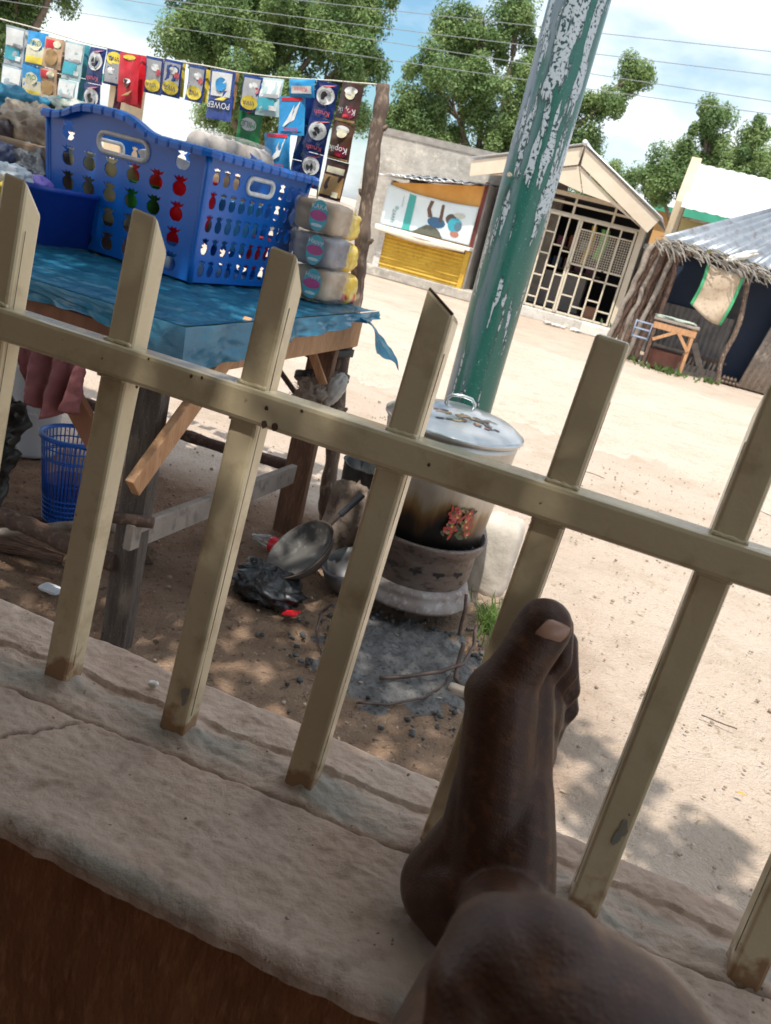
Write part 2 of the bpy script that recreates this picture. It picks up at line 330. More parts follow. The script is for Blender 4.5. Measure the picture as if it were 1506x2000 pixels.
for i in POSTS:                                        # lumpy weld beads where posts meet the rail
    lean_ = {-1: .006, 0: .019, 1: .023, 2: .010}.get(i, 0)
    for zz in (.3315, .3005):
        c = FB(i * PSP, .013, LZ) + PUP * zz + A * (lean_ * zz) - PB * (hw + .0006); pts = [c + PA * x + PUP * (.0012 * n3((x * 300, i, zz * 50))) for x in np.linspace(-hw, hw, 12)]
        MB().tube(pts, [.0021 * (1 + .5 * n3((k * 1.3, i * 3, zz * 90))) for k in range(12)], 7).build('weld_bead', paint, rail)
for k, (x, y, w) in enumerate([(521, 797, .0022), (517, 829, .0035), (537, 834, .0038), (590, 803, .0017), (395, 738, .0016), (374, 735, .0018), (268, 756, .0018), (291, 701, .0013), (838, 908, .0017), (200, 700, .0012)]):
    nrm = PB; c = PP(x, y, FB(0, .010, LZ) - PB * .0185, nrm); pts = [c - nrm * .0005 + PA * math.cos(t_) * w * (.8 + .5 * n3((k, t_, 0))) + PUP * math.sin(t_) * w * (.9 + .6 * n3((t_, k, 2))) for t_ in np.linspace(0, 6.28, 11)[:-1]]
    MB().add(pts, [tuple(range(10))]).build('paint_chip', rustm, rlo)

# porch floor, roof and back wall: they keep the sitter in shade
fl = MB().box(FB(0, -1.9, .22), A * 3, Bv * 1.72, UP * .22).build('porch_floor', mat('floor', (.30, .25, .21), .9, c2=(.24, .20, .17), sc=3)); tag(fl, 'cement floor of the porch behind the low wall', 'floor', kind='structure')
rf = MB().box(FB(0, -2.12, 2.6), A * 3, Bv * 1.44, UP * .04).build('porch_roof', mat('roofzinc', (.35, .33, .31), .7, c2=(.25, .22, .2), sc=3)); tag(rf, 'sheet roof over the shaded porch', 'roof', kind='structure')
bw = MB().box(FB(0, -3.55, 1.25), A * 3, Bv * .08, UP * 1.25).build('back_wall', mat('house_brown', (.24, .15, .10), .9, c2=(.20, .12, .08), sc=2)); tag(bw, 'brown house wall at the back of the porch', 'wall', kind='structure')

tag(MB().box(FB(-1.5, -1.75, 1.3), A * .08, Bv * 1.45, UP * 1.3).build('side_wall', MC['plaster']), 'unseen brown wall added at the porch end to cut fill light from the shade tree side', 'wall', kind='structure')  # added out of view to dim the fill light; opposite end stays open
# ================================================================== PERSON: right leg, heel on the ledge, toes up by the fence
def foot_frame():
    toe = PD(1112, 1185, .625); heel = PZ(808, 1770, LZ + .004); y = (toe - heel).normalized()
    c = (CAM - (toe + heel) / 2); c = (c - y * c.dot(y)).normalized(); e = c.cross(y) * -1; e = y.cross(c)
    if e.dot(CX) < 0: e = -e
    ph = R(50); z = c * math.cos(ph) + e * math.sin(ph); x = e * math.cos(ph) - c * math.sin(ph)
    return heel, toe, x, y, z
heel, toe, fx, fy, fz = foot_frame()
FL = (toe - heel).length / .255
def FT(x, y, z): return heel + (fx * x + fy * y + fz * (z - .018)) * FL
def capsule(mb, p, q, r0, r1, n=14, m=None):
    p, q = Vector(p), Vector(q); L_ = (q - p).length; k = m or max(3, int(L_ / (min(r0, r1) * .6)))
    d = (q - p).normalized(); pts = []; rs = []
    for th in (80, 60, 40, 20): pts.append(p - d * r0 * math.sin(R(th))); rs.append(r0 * math.cos(R(th)))
    for i in range(k + 1): pts.append(p.lerp(q, i / k)); rs.append(r0 + (r1 - r0) * i / k)
    for th in (20, 40, 60, 80): pts.append(q + d * r1 * math.sin(R(th))); rs.append(r1 * math.cos(R(th)))
    mb.tube(pts, rs, n)
def chain(mb, pts, rs):
    for i in range(len(pts) - 1): capsule(mb, pts[i], pts[i + 1], rs[i] * FL, rs[i + 1] * FL)
pb_ = MB()
pb_.ell(FT(0, .030, .034), fx * .0315, fy * .034, fz * .036, 16); pb_.ell(FT(.001, .022, .052), fx * .026, fy * .026, fz * .036, 14)
chain(pb_, [FT(0, .035, .040), FT(0, .062, .072)], [.031, .034]); chain(pb_, [FT(-.006, .034, .034), FT(-.014, .085, .050), FT(-.024, .140, .040)], [.029, .026, .024])                         # heel to ankle
chain(pb_, [FT(-.004, .062, .070), FT(-.022, .130, .048), FT(-.034, .183, .030)], [.031, .0275, .0255])    # inner ray to ball
chain(pb_, [FT(.004, .062, .066), FT(.002, .130, .046), FT(-.006, .190, .027)], [.031, .026, .0175])
chain(pb_, [FT(.008, .058, .055), FT(.020, .120, .034), FT(.020, .180, .023)], [.028, .024, .0155])
chain(pb_, [FT(.012, .040, .030), FT(.036, .110, .021), FT(.041, .165, .018)], [.024, .018, .0135])
pb_.ell(FT(-.041, .180, .026), fx * .018, fy * .022, fz * .021, 12)                       # bunion side of the ball
chain(pb_, [FT(-.005, .033, .042), FT(-.006, .050, .060), FT(-.003, .066, .078)], [.032, .0335, .033]); pb_.ell(FT(.030, .046, .066), fx * .014, fy * .016, fz * .017, 10)
for y_, z_, rx_, ry_, rz_ in ((.085, .052, .036, .030, .034), (.115, .040, .040, .034, .030), (.145, .032, .044, .032, .025), (.170, .026, .045, .026, .019)): pb_.ell(FT(-.002, y_, z_), fx * rx_, fy * ry_, fz * rz_, 18)
chain(pb_, [FT(-.034, .185, .030), FT(-.033, .212, .031), FT(-.027, .238, .029)], [.0215, .0195, .0200])   # big toe
pb_.ell(FT(-.0265, .2385, .0275), fx * .0215, fy * .0190, fz * .0185, 16)
for b0, m_, t_, r_ in (((-.001, .190, .026), (.004, .219, .031), (.006, .240, .015), .0080), ((.017, .185, .023), (.0215, .211, .028), (.023, .229, .012), .0076), ((.033, .176, .020), (.0375, .197, .025), (.0385, .212, .010), .0074), ((.047, .163, .017), (.052, .181, .021), (.053, .193, .008), .0074)):
    chain(pb_, [FT(*b0), FT(*m_), FT(*t_)], [r_ * 1.1, r_, r_ * 1.12])
ank = FT(0, .058, .090); kn1 = PD(885, 2260, .29); sh = kn1 - ank; pelvis = Vector((.10, -.34, .94))
chain(pb_, [FT(-.002, .125, .052), FT(-.001, .092, .072), ank, ank + sh * .25], [.028, .031, .033, .030])
chain(pb_, [ank + sh * .2, ank + sh * .6, kn1], [.029, .035, .039]); chain(pb_, [kn1, kn1.lerp(pelvis, .5), pelvis], [.042, .060, .075])
k2 = PD(1170, 2085, .268); k2b = PD(985, 1868, .275)                      # the other knee, drawn up in front of the shin
ld = (CX * .74 - CY * .67); lp_ = (CX * .67 + CY * .74)
pb_.ell(k2, ld * .053, lp_ * .0375, CF * .042, 22); pb_.ell(k2b, CX * .021, CY * .0185, CF * .026, 16); pb_.ell(PD(1075, 1880, .272), CX * .020, CY * .020, CF * .024, 16); pb_.ell(PD(905, 1935, .268), CX * .0125, CY * .016, CF * .020, 16); pb_.ell(PD(920, 2040, .262), CX * .016, CY * .022, CF * .024, 16)
hip2 = Vector((.20, -.34, .94)); chain(pb_, [k2, k2 + (hip2 - k2) * .35, hip2], [.036, .050, .075]); chain(pb_, [pelvis, hip2], [.075, .075])
shin2 = PD(960, 2700, .40); chain(pb_, [k2 + CF * .01, k2.lerp(shin2, .5), shin2], [.034, .034, .028])
skin = mat('skin', (.068, .027, .0145), .46, c2=(.040, .0175, .011), sc=20, c3=(.105, .042, .020), spec=.32, sss=.05)
def creases():                                        # fine creases running across the foot
    N = skin.node_tree.nodes; Lk = skin.node_tree.links.new; bs = N['Principled BSDF']; tc = N.new('ShaderNodeTexCoord'); mpn = N.new('ShaderNodeMapping'); mpn.vector_type = 'TEXTURE'
    mpn.inputs['Rotation'].default_value = Matrix((fx, fy, fz)).transposed().to_euler(); mpn.inputs['Scale'].default_value = (1 / 40, 1 / 150, 1 / 40); Lk(tc.outputs['Object'], mpn.inputs[0])
    n1 = N.new('ShaderNodeTexNoise'); n1.inputs['Scale'].default_value = 1; n1.inputs['Detail'].default_value = 4; Lk(mpn.outputs[0], n1.inputs[0]); n2 = N.new('ShaderNodeTexVoronoi'); n2.inputs['Scale'].default_value = 420; n2.feature = 'DISTANCE_TO_EDGE'; Lk(tc.outputs['Object'], n2.inputs[0])
    b1 = N.new('ShaderNodeBump'); b1.inputs['Distance'].default_value = .0009; Lk(n1.outputs['Fac'], b1.inputs['Height']); b2 = N.new('ShaderNodeBump'); b2.inputs['Distance'].default_value = .0006; b2.inputs['Strength'].default_value = .6; Lk(n2.outputs['Distance'], b2.inputs['Height']); Lk(b1.outputs[0], b2.inputs['Normal']); Lk(b2.outputs[0], bs.inputs['Normal'])
creases()
person = pb_.build('person', skin)
rm = person.modifiers.new('r', 'REMESH'); rm.mode = 'VOXEL'; rm.voxel_size = .0022; rm.use_smooth_shade = True
sm_ = person.modifiers.new('s', 'SMOOTH'); sm_.factor = .5; sm_.iterations = 12
tag(person, 'bare dark-skinned leg stretched out with heel on the ledge and toes against a railing post', 'person')
nm = mat('nail', (.34, .185, .13), .32, c2=(.40, .23, .165), sc=40)
fc = fz * math.cos(R(50)) - fx * math.sin(R(50)); fe = fz * math.sin(R(50)) + fx * math.cos(R(50)); nn_ = fc * math.cos(R(24)) + fe * math.sin(R(24)); nx_ = fe * math.cos(R(24)) - fc * math.sin(R(24))
def nail(c, w, l, rad):
    def pt(u, v):
        a_ = (u - .5) * 2; b_ = (v - .5) * 2; q = (1 - .18 * abs(b_) ** 3); an = a_ * w * q / rad
        return c + nx_ * math.sin(an) * rad + nn_ * (math.cos(an) * rad - .0022 * (b_ + .2) ** 2) + (fy * .93 + nx_ * .36) * (b_ * l * (1 - .14 * a_ * a_))
    return MB().grid(pt, 10, 8)
nail(FT(-.0268, .2395, .0280), .0098 * FL, .0082 * FL, .0212 * FL).build('toenail', nm, person, solid=.0012)
# ================================================================== STALL TABLE
TZ = 1.0
L1 = Vector((-.70, 2.24, 0)); L2 = Vector((-.375, 3.44, 0)); sd_ = (L2 - L1).normalized(); fr_ = Vector((-sd_.y, sd_.x, 0))      # along the right side, and leftwards along the front
wood = mat('new_plank', (.40, .20, .095), .75, c2=(.52, .29, .15), sc=5, c3=(.33, .16, .075), bump=.002, bsc=30, stretch=(6, 6, 1.2), w=(.35, .65))
oldw = mat('old_plank', (.075, .056, .046), .85, c2=(.13, .105, .088), sc=6, c3=(.04, .03, .026), bump=.004, bsc=28, stretch=(7, 7, .8), spots=((.5, .48, .45), 110, .69))
greyw = mat('grey_plank', (.24, .20, .17), .88, c2=(.32, .27, .23), sc=5, c3=(.15, .12, .10), bump=.003, bsc=25)
redw = mat('red_plank', (.30, .125, .065), .8, c2=(.22, .09, .048), sc=5, bump=.002, stretch=(3, 3, 1))
darkw = mat('brown_plank', (.17, .085, .05), .8, c2=(.11, .055, .034), sc=6, c3=(.26, .15, .09), bump=.003, stretch=(6, 6, .7))
bark = mat('bark', (.115, .065, .048), .9, c2=(.07, .042, .032), sc=9, c3=(.22, .15, .11), bump=.006, bsc=45)
stickm = mat('weathered_stick', (.155, .11, .085), .9, c2=(.085, .055, .042), sc=11, c3=(.38, .29, .22), bump=.006, bsc=40, stretch=(1, 1, .4))
table = thing('stall_table', L1, 'rough timber stall table with crossed braces, log rails and planked top', 'table')
def T3(s, t, z): q = L1 + fr_ * s + sd_ * t; return Vector((q.x, q.y, z))     # s leftwards, t away
DEP = (L2 - L1).length; LEN = 2.3
for (s, t, w1, w2, m_) in ((0, 0, .085, .05, oldw), (.03, DEP, .115, .045, darkw), (LEN, 0, .09, .05, oldw), (LEN, DEP, .09, .05, darkw)):
    b = MB(); z = -.03
    n = 9; lv = []
    for i in range(n):
        f_ = i / (n - 1); zz = -.04 + f_ * (TZ - .06); o_ = .006 * n3((s * 3 + i * .5, t, 1)); lv.append((zz, o_))
    vs_ = []; 
    for zz, o_ in lv:
        vs_ += [T3(s + o_ - w1 / 2, t - w2 / 2, zz), T3(s + o_ + w1 / 2, t - w2 / 2 + .002, zz), T3(s + o_ + w1 / 2, t + w2 / 2, zz), T3(s + o_ - w1 / 2, t + w2 / 2, zz)]
    fs_ = [(i * 4 + k, i * 4 + (k + 1) % 4, i * 4 + 4 + (k + 1) % 4, i * 4 + 4 + k) for i in range(n - 1) for k in range(4)] + [(3, 2, 1, 0), (n * 4 - 4, n * 4 - 3, n * 4 - 2, n * 4 - 1)]
    b.add(vs_, fs_).build('leg', m_, table, bevel=.004)
def plank(p, q, side, w, t, m_, name):
    return MB().beam(p, q, side, w, t).build(name, m_, table, bevel=.003)
for k in range(7):                                    # top boards, under the sheet
    t0 = -.05 + k * .195; plank(T3(-.085 + .008 * (k % 3), t0 + .09, TZ - .032), T3(LEN + .1, t0 + .09, TZ - .032), sd_, .185, .024, wood, 'top_board')
plank(T3(-.057, -.03, TZ - .10), T3(-.057, DEP + .10, TZ - .10), UP, .115, .026, wood, 'apron_board')
plank(T3(-.04, -.042, TZ - .105), T3(LEN + .1, -.042, TZ - .105), UP, .10, .026, redw, 'apron_board')
q1 = PP(262, 948, T3(-.085, 0, 0), fr_); q2 = PP(448, 690, T3(-.085, 0, 0), fr_)
plank(q1 + (q1 - q2) * .02, q2 + (q2 - q1) * .25, fr_.cross(q2 - q1), .062, .026, wood, 'diagonal_brace')
q1 = PP(178, 845, T3(0, -.04, 0), sd_); q2 = PP(95, 692, T3(0, -.04, 0), sd_)
plank(q1 + (q1 - q2) * .22, q2 + (q2 - q1) * .5, sd_.cross(q2 - q1), .066, .024, redw, 'diagonal_brace')
q1 = PP(250, 1050, T3(-.03, 0, 0), fr_); q2 = PP(572, 925, T3(-.03, 0, 0), fr_)
plank(q1, q2, fr_.cross(q2 - q1), .078, .026, greyw, 'stretcher')
def log(pts, rad, m_, name, parent, seed=0, amp=.018):
    P_ = wob(pts, amp, 3.5, seed, 8); n = len(P_); rr = [rad * (1 + .22 * n3((i * .45, seed, 2)) + .10 * n3((i * 1.7, seed, 5))) for i in range(n)]
    return MB().tube(P_, rr, 12).build(name, m_, parent)
bk = T3(0, DEP + .05, 0)
log([PP(20, 722, bk, sd_) - fr_ * -.6, PP(110, 765, bk, sd_), PP(290, 835, bk, sd_), PP(420, 868, bk, sd_), PP(585, 918, bk, sd_)], .026, bark, 'log_rail', table, 3)
ft = T3(0, -.03, 0)
log([PP(0, 1010, ft, sd_) + fr_ * .5 + UP * .05, PP(0, 1010, ft, sd_), PP(60, 1030, ft, sd_), PP(130, 1062, ft, sd_), PP(215, 1092, ft, sd_)], .027, bark, 'log_rail', table, 8)
log([PP(0, 1038, T3(0, .12, 0), sd_) + fr_ * .5, PP(0, 1038, T3(0, .12, 0), sd_), PP(140, 1024, T3(0, .12, 0), sd_), PP(225, 1030, T3(0, .12, 0), sd_)], .016, greyw, 'log_rail', table, 12, .008)
log([PP(262, 1030, T3(-.05, .02, 0), fr_) + fr_ * .1, PP(282, 1015, T3(-.05, .02, 0), fr_) - fr_ * .03], .017, bark, 'peg', table, 4, 0)
plank(PY(596, 650, 3.38), PY(632, 752, 3.36), A, .036, .014, wood, 'stay')
plank(PY(540, 715, 3.5), PY(600, 800, 3.5), A, .02, .016, oldw, 'stay')
# crooked pole and its black rubber ties
pole_px = [(747, 163, 3.72), (742, 215, 3.71), (733, 300, 3.70), (712, 440, 3.68), (703, 520, 3.67), (690, 590, 3.66), (676, 660, 3.64), (660, 770, 3.62), (647, 880, 3.62), (640, 960, 3.62), (634, 1030, 3.62)]
pp_ = [PY(*q) for q in pole_px]; pp_.append(Vector((pp_[-1].x, pp_[-1].y, -.05)))
stp = thing('stall_pole', (pp_[-1].x, pp_[-1].y, 0), 'crooked grey-brown tree branch pole tied to the stall table leg', 'pole')
W_ = wob(pp_, .012, 5, 2, 6); n = len(W_)
MB().tube(W_, [.033 * (1 + .22 * n3((i * .33, 0, 4)) + .12 * n3((i * .9, 3, 4))) * (.86 + .2 * i / n) for i in range(n)], 14).build('trunk', stickm, stp)
for k, (i, s_) in enumerate(((9, 1), (21, 1), (37, 1), (30, -1), (16, -1), (44, 1))):
    p = W_[i]; MB().tube([p, p + A * s_ * .034 + UP * .022, p + A * s_ * .043 + UP * .034], [.015, .010, .006], 8).build('branch_stub', stickm, stp)
lt = L2 + fr_ * .03
for k, yy in enumerate((662, 692, 742)):
    c = PY(655, yy, 3.55); z = c.z; pl_ = W_[min(range(n), key=lambda i: abs(W_[i].z - z))]
    x0 = Vector((lt.x, lt.y, z)) + fr_ * .062; 
    def band(u, v):
        th = u * 2 * math.pi; cx = (x0 + Vector((pl_.x, pl_.y, z))) / 2; ln = ((Vector((pl_.x, pl_.y, z)) - x0).length / 2 + .036); ax = (Vector((pl_.x, pl_.y, z)) - x0).normalized(); ay = UP.cross(ax)
        ex = .62
        q = cx + ax * (math.copysign(abs(math.cos(th)) ** ex, math.cos(th)) * ln) + ay * (math.copysign(abs(math.sin(th)) ** ex, math.sin(th)) * .052)
        return q + UP * ((v - .5) * (.030 + .006 * n3((th, k, 0))) + .022 * math.cos(th + k) * (k - .6) + .004 * n3((th * 3, k, 7)))
    MB().grid(band, 40, 3).build('rubber_tie', mat('rubber', (.018, .019, .021), .6, c2=(.03, .03, .03), sc=20), stp, solid=.004)
# blue plastic sheet over the table
sheetm = mat('blue_sheet', (.025, .175, .31), .24, c2=(.045, .25, .39), sc=5, bump=.006, bsc=24, spec=.6, transl=.35, coat=.3, det=5)
hemL = [(-.35, .10), (.0, .17), (.05, .20), (.25, .13), (.45, .075), (.7, .06), (1.0, .06), (3, .09)]
ES, ET = -.112, -.075
def sheet_front(u, v):
    s = ES + u * (LEN + .2); k_ = min(1, (s - ES) / .08)
    dr = np.interp(s, [ES, -.04, .03, .10, .2, .35, .6, 2.5], [.13, .14, .12, .055, .04, .06, .06, .07]) + k_ * (.014 * fbm((s * 5, 0, 3), 3))
    wv = .012 * math.sin(s * 26 + 2.5 * fbm((s * 3, 0, 1))) * v + .010 * (1 - abs(fbm((s * 9 + v * 1.2, v * 1.5, 5), 2))) ** 5 * (.3 + v)
    return T3(s - (1 - k_) * (.010 + .015 * v), ET - .010 - .012 * v + wv * k_, TZ + .003 - v * dr)
def sheet_top(u, v):
    s = ES + u * (LEN + .2); t = ET + v * (DEP + .20); ed = min(1, (s - ES) / .03, (t - ET) / .03)
    e = .007 * (1 - abs(fbm((s * 4 + 2 * fbm((s * 2, t * 2, 0)), t * 7, 1), 3))) ** 6 + .0035 * (1 - abs(fbm((s * 15 + t * 4, t * 11, 6), 3))) ** 4
    return T3(s, t, TZ - .008 + .011 * (1 - ed) + e * ed + .004 * ed)
def sheet_side(u, v):
    t = ET + u * (DEP + .20); k_ = min(1, (t - ET) / .08)
    dr = np.interp(t, [ET, .1, .3, .6, .9, 1.1, 1.4], [.13, .12, .09, .065, .05, .035, .03]) + k_ * .012 * fbm((t * 5, 2, 8), 3)
    wv = .012 * math.sin(t * 24 + 3 * fbm((t * 2, 0, 7))) * v + .012 * fbm((t * 9, v * 2, 9), 3) * (.3 + v)
    return T3(ES - .010 - .015 * v + wv * k_, t - (1 - k_) * (.010 + .012 * v), TZ + .003 - v * dr)
sh_ = MB(); sh_.grid(sheet_front, 400, 24); sh_.grid(sheet_top, 260, 130); sh_.grid(sheet_side, 160, 16)
def tail(u, v):
    p = T3(ES - .02 - .13 * u - .02 * v, 1.18 + .05 * (1 + u) * (v - .5) * 2, TZ - .01 - .10 * u * u - .03 * v - .06 * u * v)
    return p + UP * (.012 * fbm((u * 3, v * 3, 1), 2)) + sd_ * .05 * math.sin(u * 5 + v * 4) * u
sh_.grid(tail, 24, 16)
so_ = sh_.build('plastic_sheet', sheetm); tag(so_, 'crinkled translucent blue plastic sheet draped over the stall table', 'plastic sheet')

# ================================================================== PINEAPPLE BASKET
bc = Vector((-.846, 2.93, TZ + .008)); th_ = R(24); e1 = Vector((-math.cos(th_), math.sin(th_), 0)); e2 = Vector((math.sin(th_), math.cos(th_), 0))
BW, BD, BH = .685, .53, .425
def BK(s, t, z, inset=0):                           # s 0..1 along the near face leftwards, t 0..1 away, z 0..1; flares upwards
    fl = .030 * z - inset
    return bc + e1 * (-fl + s * (BW + 2 * fl)) + e2 * (-fl + t * (BD + 2 * fl)) + UP * (z * BH)
blue = mat('basket_blue', (.004, .115, .47), .28, c2=(.006, .13, .52), sc=4, spec=.55, transl=.06)
def rimz(s): return 1 + .115 * math.exp(-((s - .60) / .24) ** 4)
def pine(cx, cy, w, h):
    pts = []
    for k in range(17):                              # the fruit
        th = R(115 + k * 310 / 16); pts.append((cx + math.cos(th) * w / 2, cy - h * .12 + math.sin(th) * h * .36 + (h * .045 if abs(th - R(270)) < .12 else 0)))
    lv = [(.16, .20), (.42, .30), (.50, .44), (.24, .36), (.16, .50), (0, .40), (-.16, .50), (-.24, .36), (-.50, .44), (-.42, .30), (-.16, .20)]
    return pts[:] + [(cx + x * w, cy + y * h) for x, y in lv[1:-1]]
def wall2d(W, H, holes, top=None, grow=0.0):
    bm = bmesh.new()
    out = [(0, 0), (W, 0)] + ([(W * (1 - k / 30), H * top(k / 30 if False else 1 - k / 30)) for k in range(31)] if top else [(W, H), (0, H)])
    for ring in [out] + holes:
        vs_ = [bm.verts.new((x, y, 0)) for x, y in ring]
        for i in range(len(vs_)): bm.edges.new((vs_[i], vs_[(i + 1) % len(vs_)]))
    bmesh.ops.triangle_fill(bm, edges=bm.edges[:], use_beauty=True, use_dissolve=False)
    vs_ = [tuple(v.co) for v in bm.verts]; bm.verts.index_update(); fs_ = [tuple(v.index for v in f.verts) for f in bm.faces]; bm.free(); return vs_, fs_
def rrect(cx, cy, w, h, r_):
    return [(cx + sx * (w / 2 - r_) + r_ * math.cos(R(a_)), cy + sy * (h / 2 - r_) + r_ * math.sin(R(a_))) for sx, sy, a0 in ((1, 1, 0), (-1, 1, 90), (-1, -1, 180), (1, -1, 270)) for a_ in range(a0, a0 + 91, 18)]
bk_ = thing('laundry_basket', bc + e1 * BW / 2 + e2 * BD / 2, 'large blue plastic basket with rows of pineapple-shaped holes on the stall', 'basket')
longh = [pine(.098 + c_ * .0985, .048 + r_ * .083, .058, .070) for c_ in range(6) for r_ in range(5) if not (r_ == 4 and c_ in (1, 2, 3, 4))]
HX, HY = .345, .372
longh.append(rrect(HX, HY, .20, .052, .022))
shorth = [pine(.045 + c_ * .049, .048 + r_ * .076, .033, .062) for c_ in range(10) for r_ in range(5) if not (r_ == 4 and c_ in (3, 4, 5, 6))]
SX, SY = .265, .350; shorth.append(rrect(SX, SY, .125, .042, .018))
def put(vf, fn, name, m_=blue, solid=.0035):
    b = MB(); b.add([fn(x, y) for x, y, _ in vf[0]], vf[1], False); return b.build(name, m_, bk_, solid=solid)
lf = wall2d(BW, BH, longh, rimz); sf = wall2d(BD, BH, shorth)
put(lf, lambda x, y: BK(x / BW, 0, y / BH), 'wall'); put(lf, lambda x, y: BK(x / BW, 1, y / BH), 'wall')
put(sf, lambda x, y: BK(0, y and x / BD or x / BD, y / BH), 'wall'); put(sf, lambda x, y: BK(1, x / BD, y / BH), 'wall')
MB().grid(lambda u, v: BK(u, v, .012), 6, 6).build('floor_panel', blue, bk_, solid=.004)
for (s_, t_) in ((0, 0), (1, 0), (0, 1), (1, 1)):   # rounded corner posts
    MB().tube([BK(s_, t_, z_ / 6) for z_ in range(7)], .011, 12).build('corner', blue, bk_)
path = []
for k in range(120): path.append((k / 120, 0, rimz(k / 120)))
for k in range(90): path.append((1, k / 90, 1))
for k in range(120): path.append((1 - k / 120, 1, rimz(1 - k / 120)))
for k in range(90): path.append((0, 1 - k / 90, 1))
rimb = MB(); prof = [(-.004, .006), (.012, .010), (.030, .006), (.036, -.004), (.034, -.020), (.029, -.020), (.028, -.006), (-.002, -.006)]; vs_ = []
cen = BK(.5, .5, 1)
for i, (s_, t_, z_) in enumerate(path):
    p = BK(s_, t_, z_); nx_ = Vector(((-e2) if t_ == 0 and 0 < s_ < 1 else e1 if s_ == 1 and 0 < t_ < 1 else e2 if t_ == 1 and 0 < s_ < 1 else -e1))
    if i in (0, 120, 210, 330): nx_ = ((p - cen) * Vector((1, 1, 0))).normalized()
    gr = .80 if i % 8 == 0 else 1
    vs_ += [p + nx_ * (x * gr) + UP * (y * gr) for x, y in prof]
m_ = len(path); n_ = len(prof)
rimb.add(vs_, [(i * n_ + k, i * n_ + (k + 1) % n_, ((i + 1) % m_) * n_ + (k + 1) % n_, ((i + 1) % m_) * n_ + k) for i in range(m_) for k in range(n_)], False).build('rim', blue, bk_)
gripm = plain('grip_grey', (.52, .47, .45), .45); gripw = plain('grip_white', (.78, .78, .76), .4)
def ring(cx, cy, w, h, r_, fn, m_):
    o_ = rrect(cx, cy, w + .022, h + .022, r_ + .010); MB().tube([fn(x, y) for x, y in rrect(cx, cy, w + .010, h + .010, r_ + .005)], .0085, 8, closed=True).build('grip', m_, bk_)
ring(HX, HY, .20, .052, .022, lambda x, y: BK(x / BW, 0, y / BH, -.003), gripm); ring(HX, HY, .20, .052, .022, lambda x, y: BK(x / BW, 1, y / BH, -.003), gripw)
ring(SX, SY, .125, .042, .018, lambda x, y: BK(0, x / BD, y / BH, -.003), gripw); ring(SX, SY, .125, .042, .018, lambda x, y: BK(1, x / BD, y / BH, -.003), gripw)
# cups and bowls inside
def bowl(s, t, z, r_, h, c, label, cat='bowl', tilt=(0, 0, 1), name='plastic_bowl', rim=True):
    p = BK(s, t, 0) + UP * (.008 + z); ax = Vector(tilt).normalized()
    prof = [(.0, 0), (r_ * .55, 0), (r_ * .62, .004), (r_ * .86, h * .55), (r_, h), (r_ * 1.06, h + .001), (r_ * 1.05, h + .005), (r_ * .97, h + .003), (r_ * .83, h * .55), (r_ * .58, .008), (0, .006)]
    o_ = MB().lathe(prof, p, 28, ax).build(name, plain('pl_%.2f_%.2f_%.2f' % c, tuple(min(.9, x * 1.2) for x in c), .35, transl=.4)); return tag(o_, label, cat, 'plastic ware in the blue basket')
bowl(.86, .17, .10, .095, .21, (.66, .63, .44), 'pale cream plastic jug standing in the pineapple-hole basket', 'jug', name='plastic_jug')
bowl(.88, .16, .0, .075, .09, (.10, .14, .45), 'dark blue plastic cup at the bottom of the pineapple-hole basket', 'cup', name='plastic_cup')
bowl(.66, .16, .10, .10, .20, (.68, .60, .36), 'yellowish cream plastic bowl in the pineapple-hole basket')
bowl(.66, .60, .20, .12, .15, (.78, .78, .74), 'large white plastic bowl in the pineapple-hole basket', tilt=(0, .2, 1))
bowl(.45, .145, .13, .078, .13, (.07, .42, .05), 'bright green plastic bowl in the pineapple-hole basket')
bowl(.20, .165, .10, .105, .22, (.74, .02, .02), 'bright red plastic bowl in the pineapple-hole basket')
bowl(.45, .16, .265, .07, .05, (.65, .12, .10), 'red ribbed plastic basin on the green bowl')
bowl(.50, .55, .02, .10, .12, (.10, .35, .60), 'sky blue plastic bowl in the pineapple-hole basket')
bowl(.16, .62, .10, .10, .17, (.12, .42, .62), 'turquoise plastic bowl behind the red one in the basket')
bowl(.14, .86, .04, .06, .12, (.70, .05, .05), 'small red plastic cup by the basket short side', 'cup', name='plastic_cup')
# ================================================================== GOODS ON THE STALL
SQ = PY(747, 166, 3.72)
def SP(x, y, off=0): return PP(x, y, SQ - Bv * off, Bv)
pts = [SP(x, y) for x, y in ((-140, 5), (0, 37), (80, 58), (165, 82), (250, 103), (330, 117), (420, 133), (500, 146), (560, 152), (650, 157), (750, 166))]
tag(MB().tube(wob(pts, .003, 8, 1, 4), .0028, 6).build('string_line', plain('string', (.72, .68, .58), .8)), 'thin pale string stretched from the crooked pole to hang sachets', 'string')
lp = SP(-135, 5); log_ = MB().tube(wob([Vector((lp.x, lp.y, -.05)), Vector((lp.x + .02, lp.y, .9)), lp + UP * .05], .02, 4, 5, 8), .03, 10).build('stall_pole', stickm); tag(log_, 'plain straight branch pole holding the far end of the string', 'pole')
def colm(c, r_=.3): return plain('print_%.3f_%.3f_%.3f' % c, c, r_, spec=.6)
NAVY, WHITE, GREY, YEL, RED, TEAL, PINK, GOLD, BROWN, CREAM, SKY, GREEN, TAN, DKRED, BLK = (.012, .03, .14), (.75, .75, .74), (.38, .38, .40), (.78, .60, .06), (.60, .02, .035), (.05, .38, .48), (.62, .12, .14), (.38, .23, .09), (.06, .025, .02), (.72, .66, .48), (.03, .28, .62), (.02, .22, .07), (.52, .34, .22), (.22, .02, .05), (.02, .02, .022)
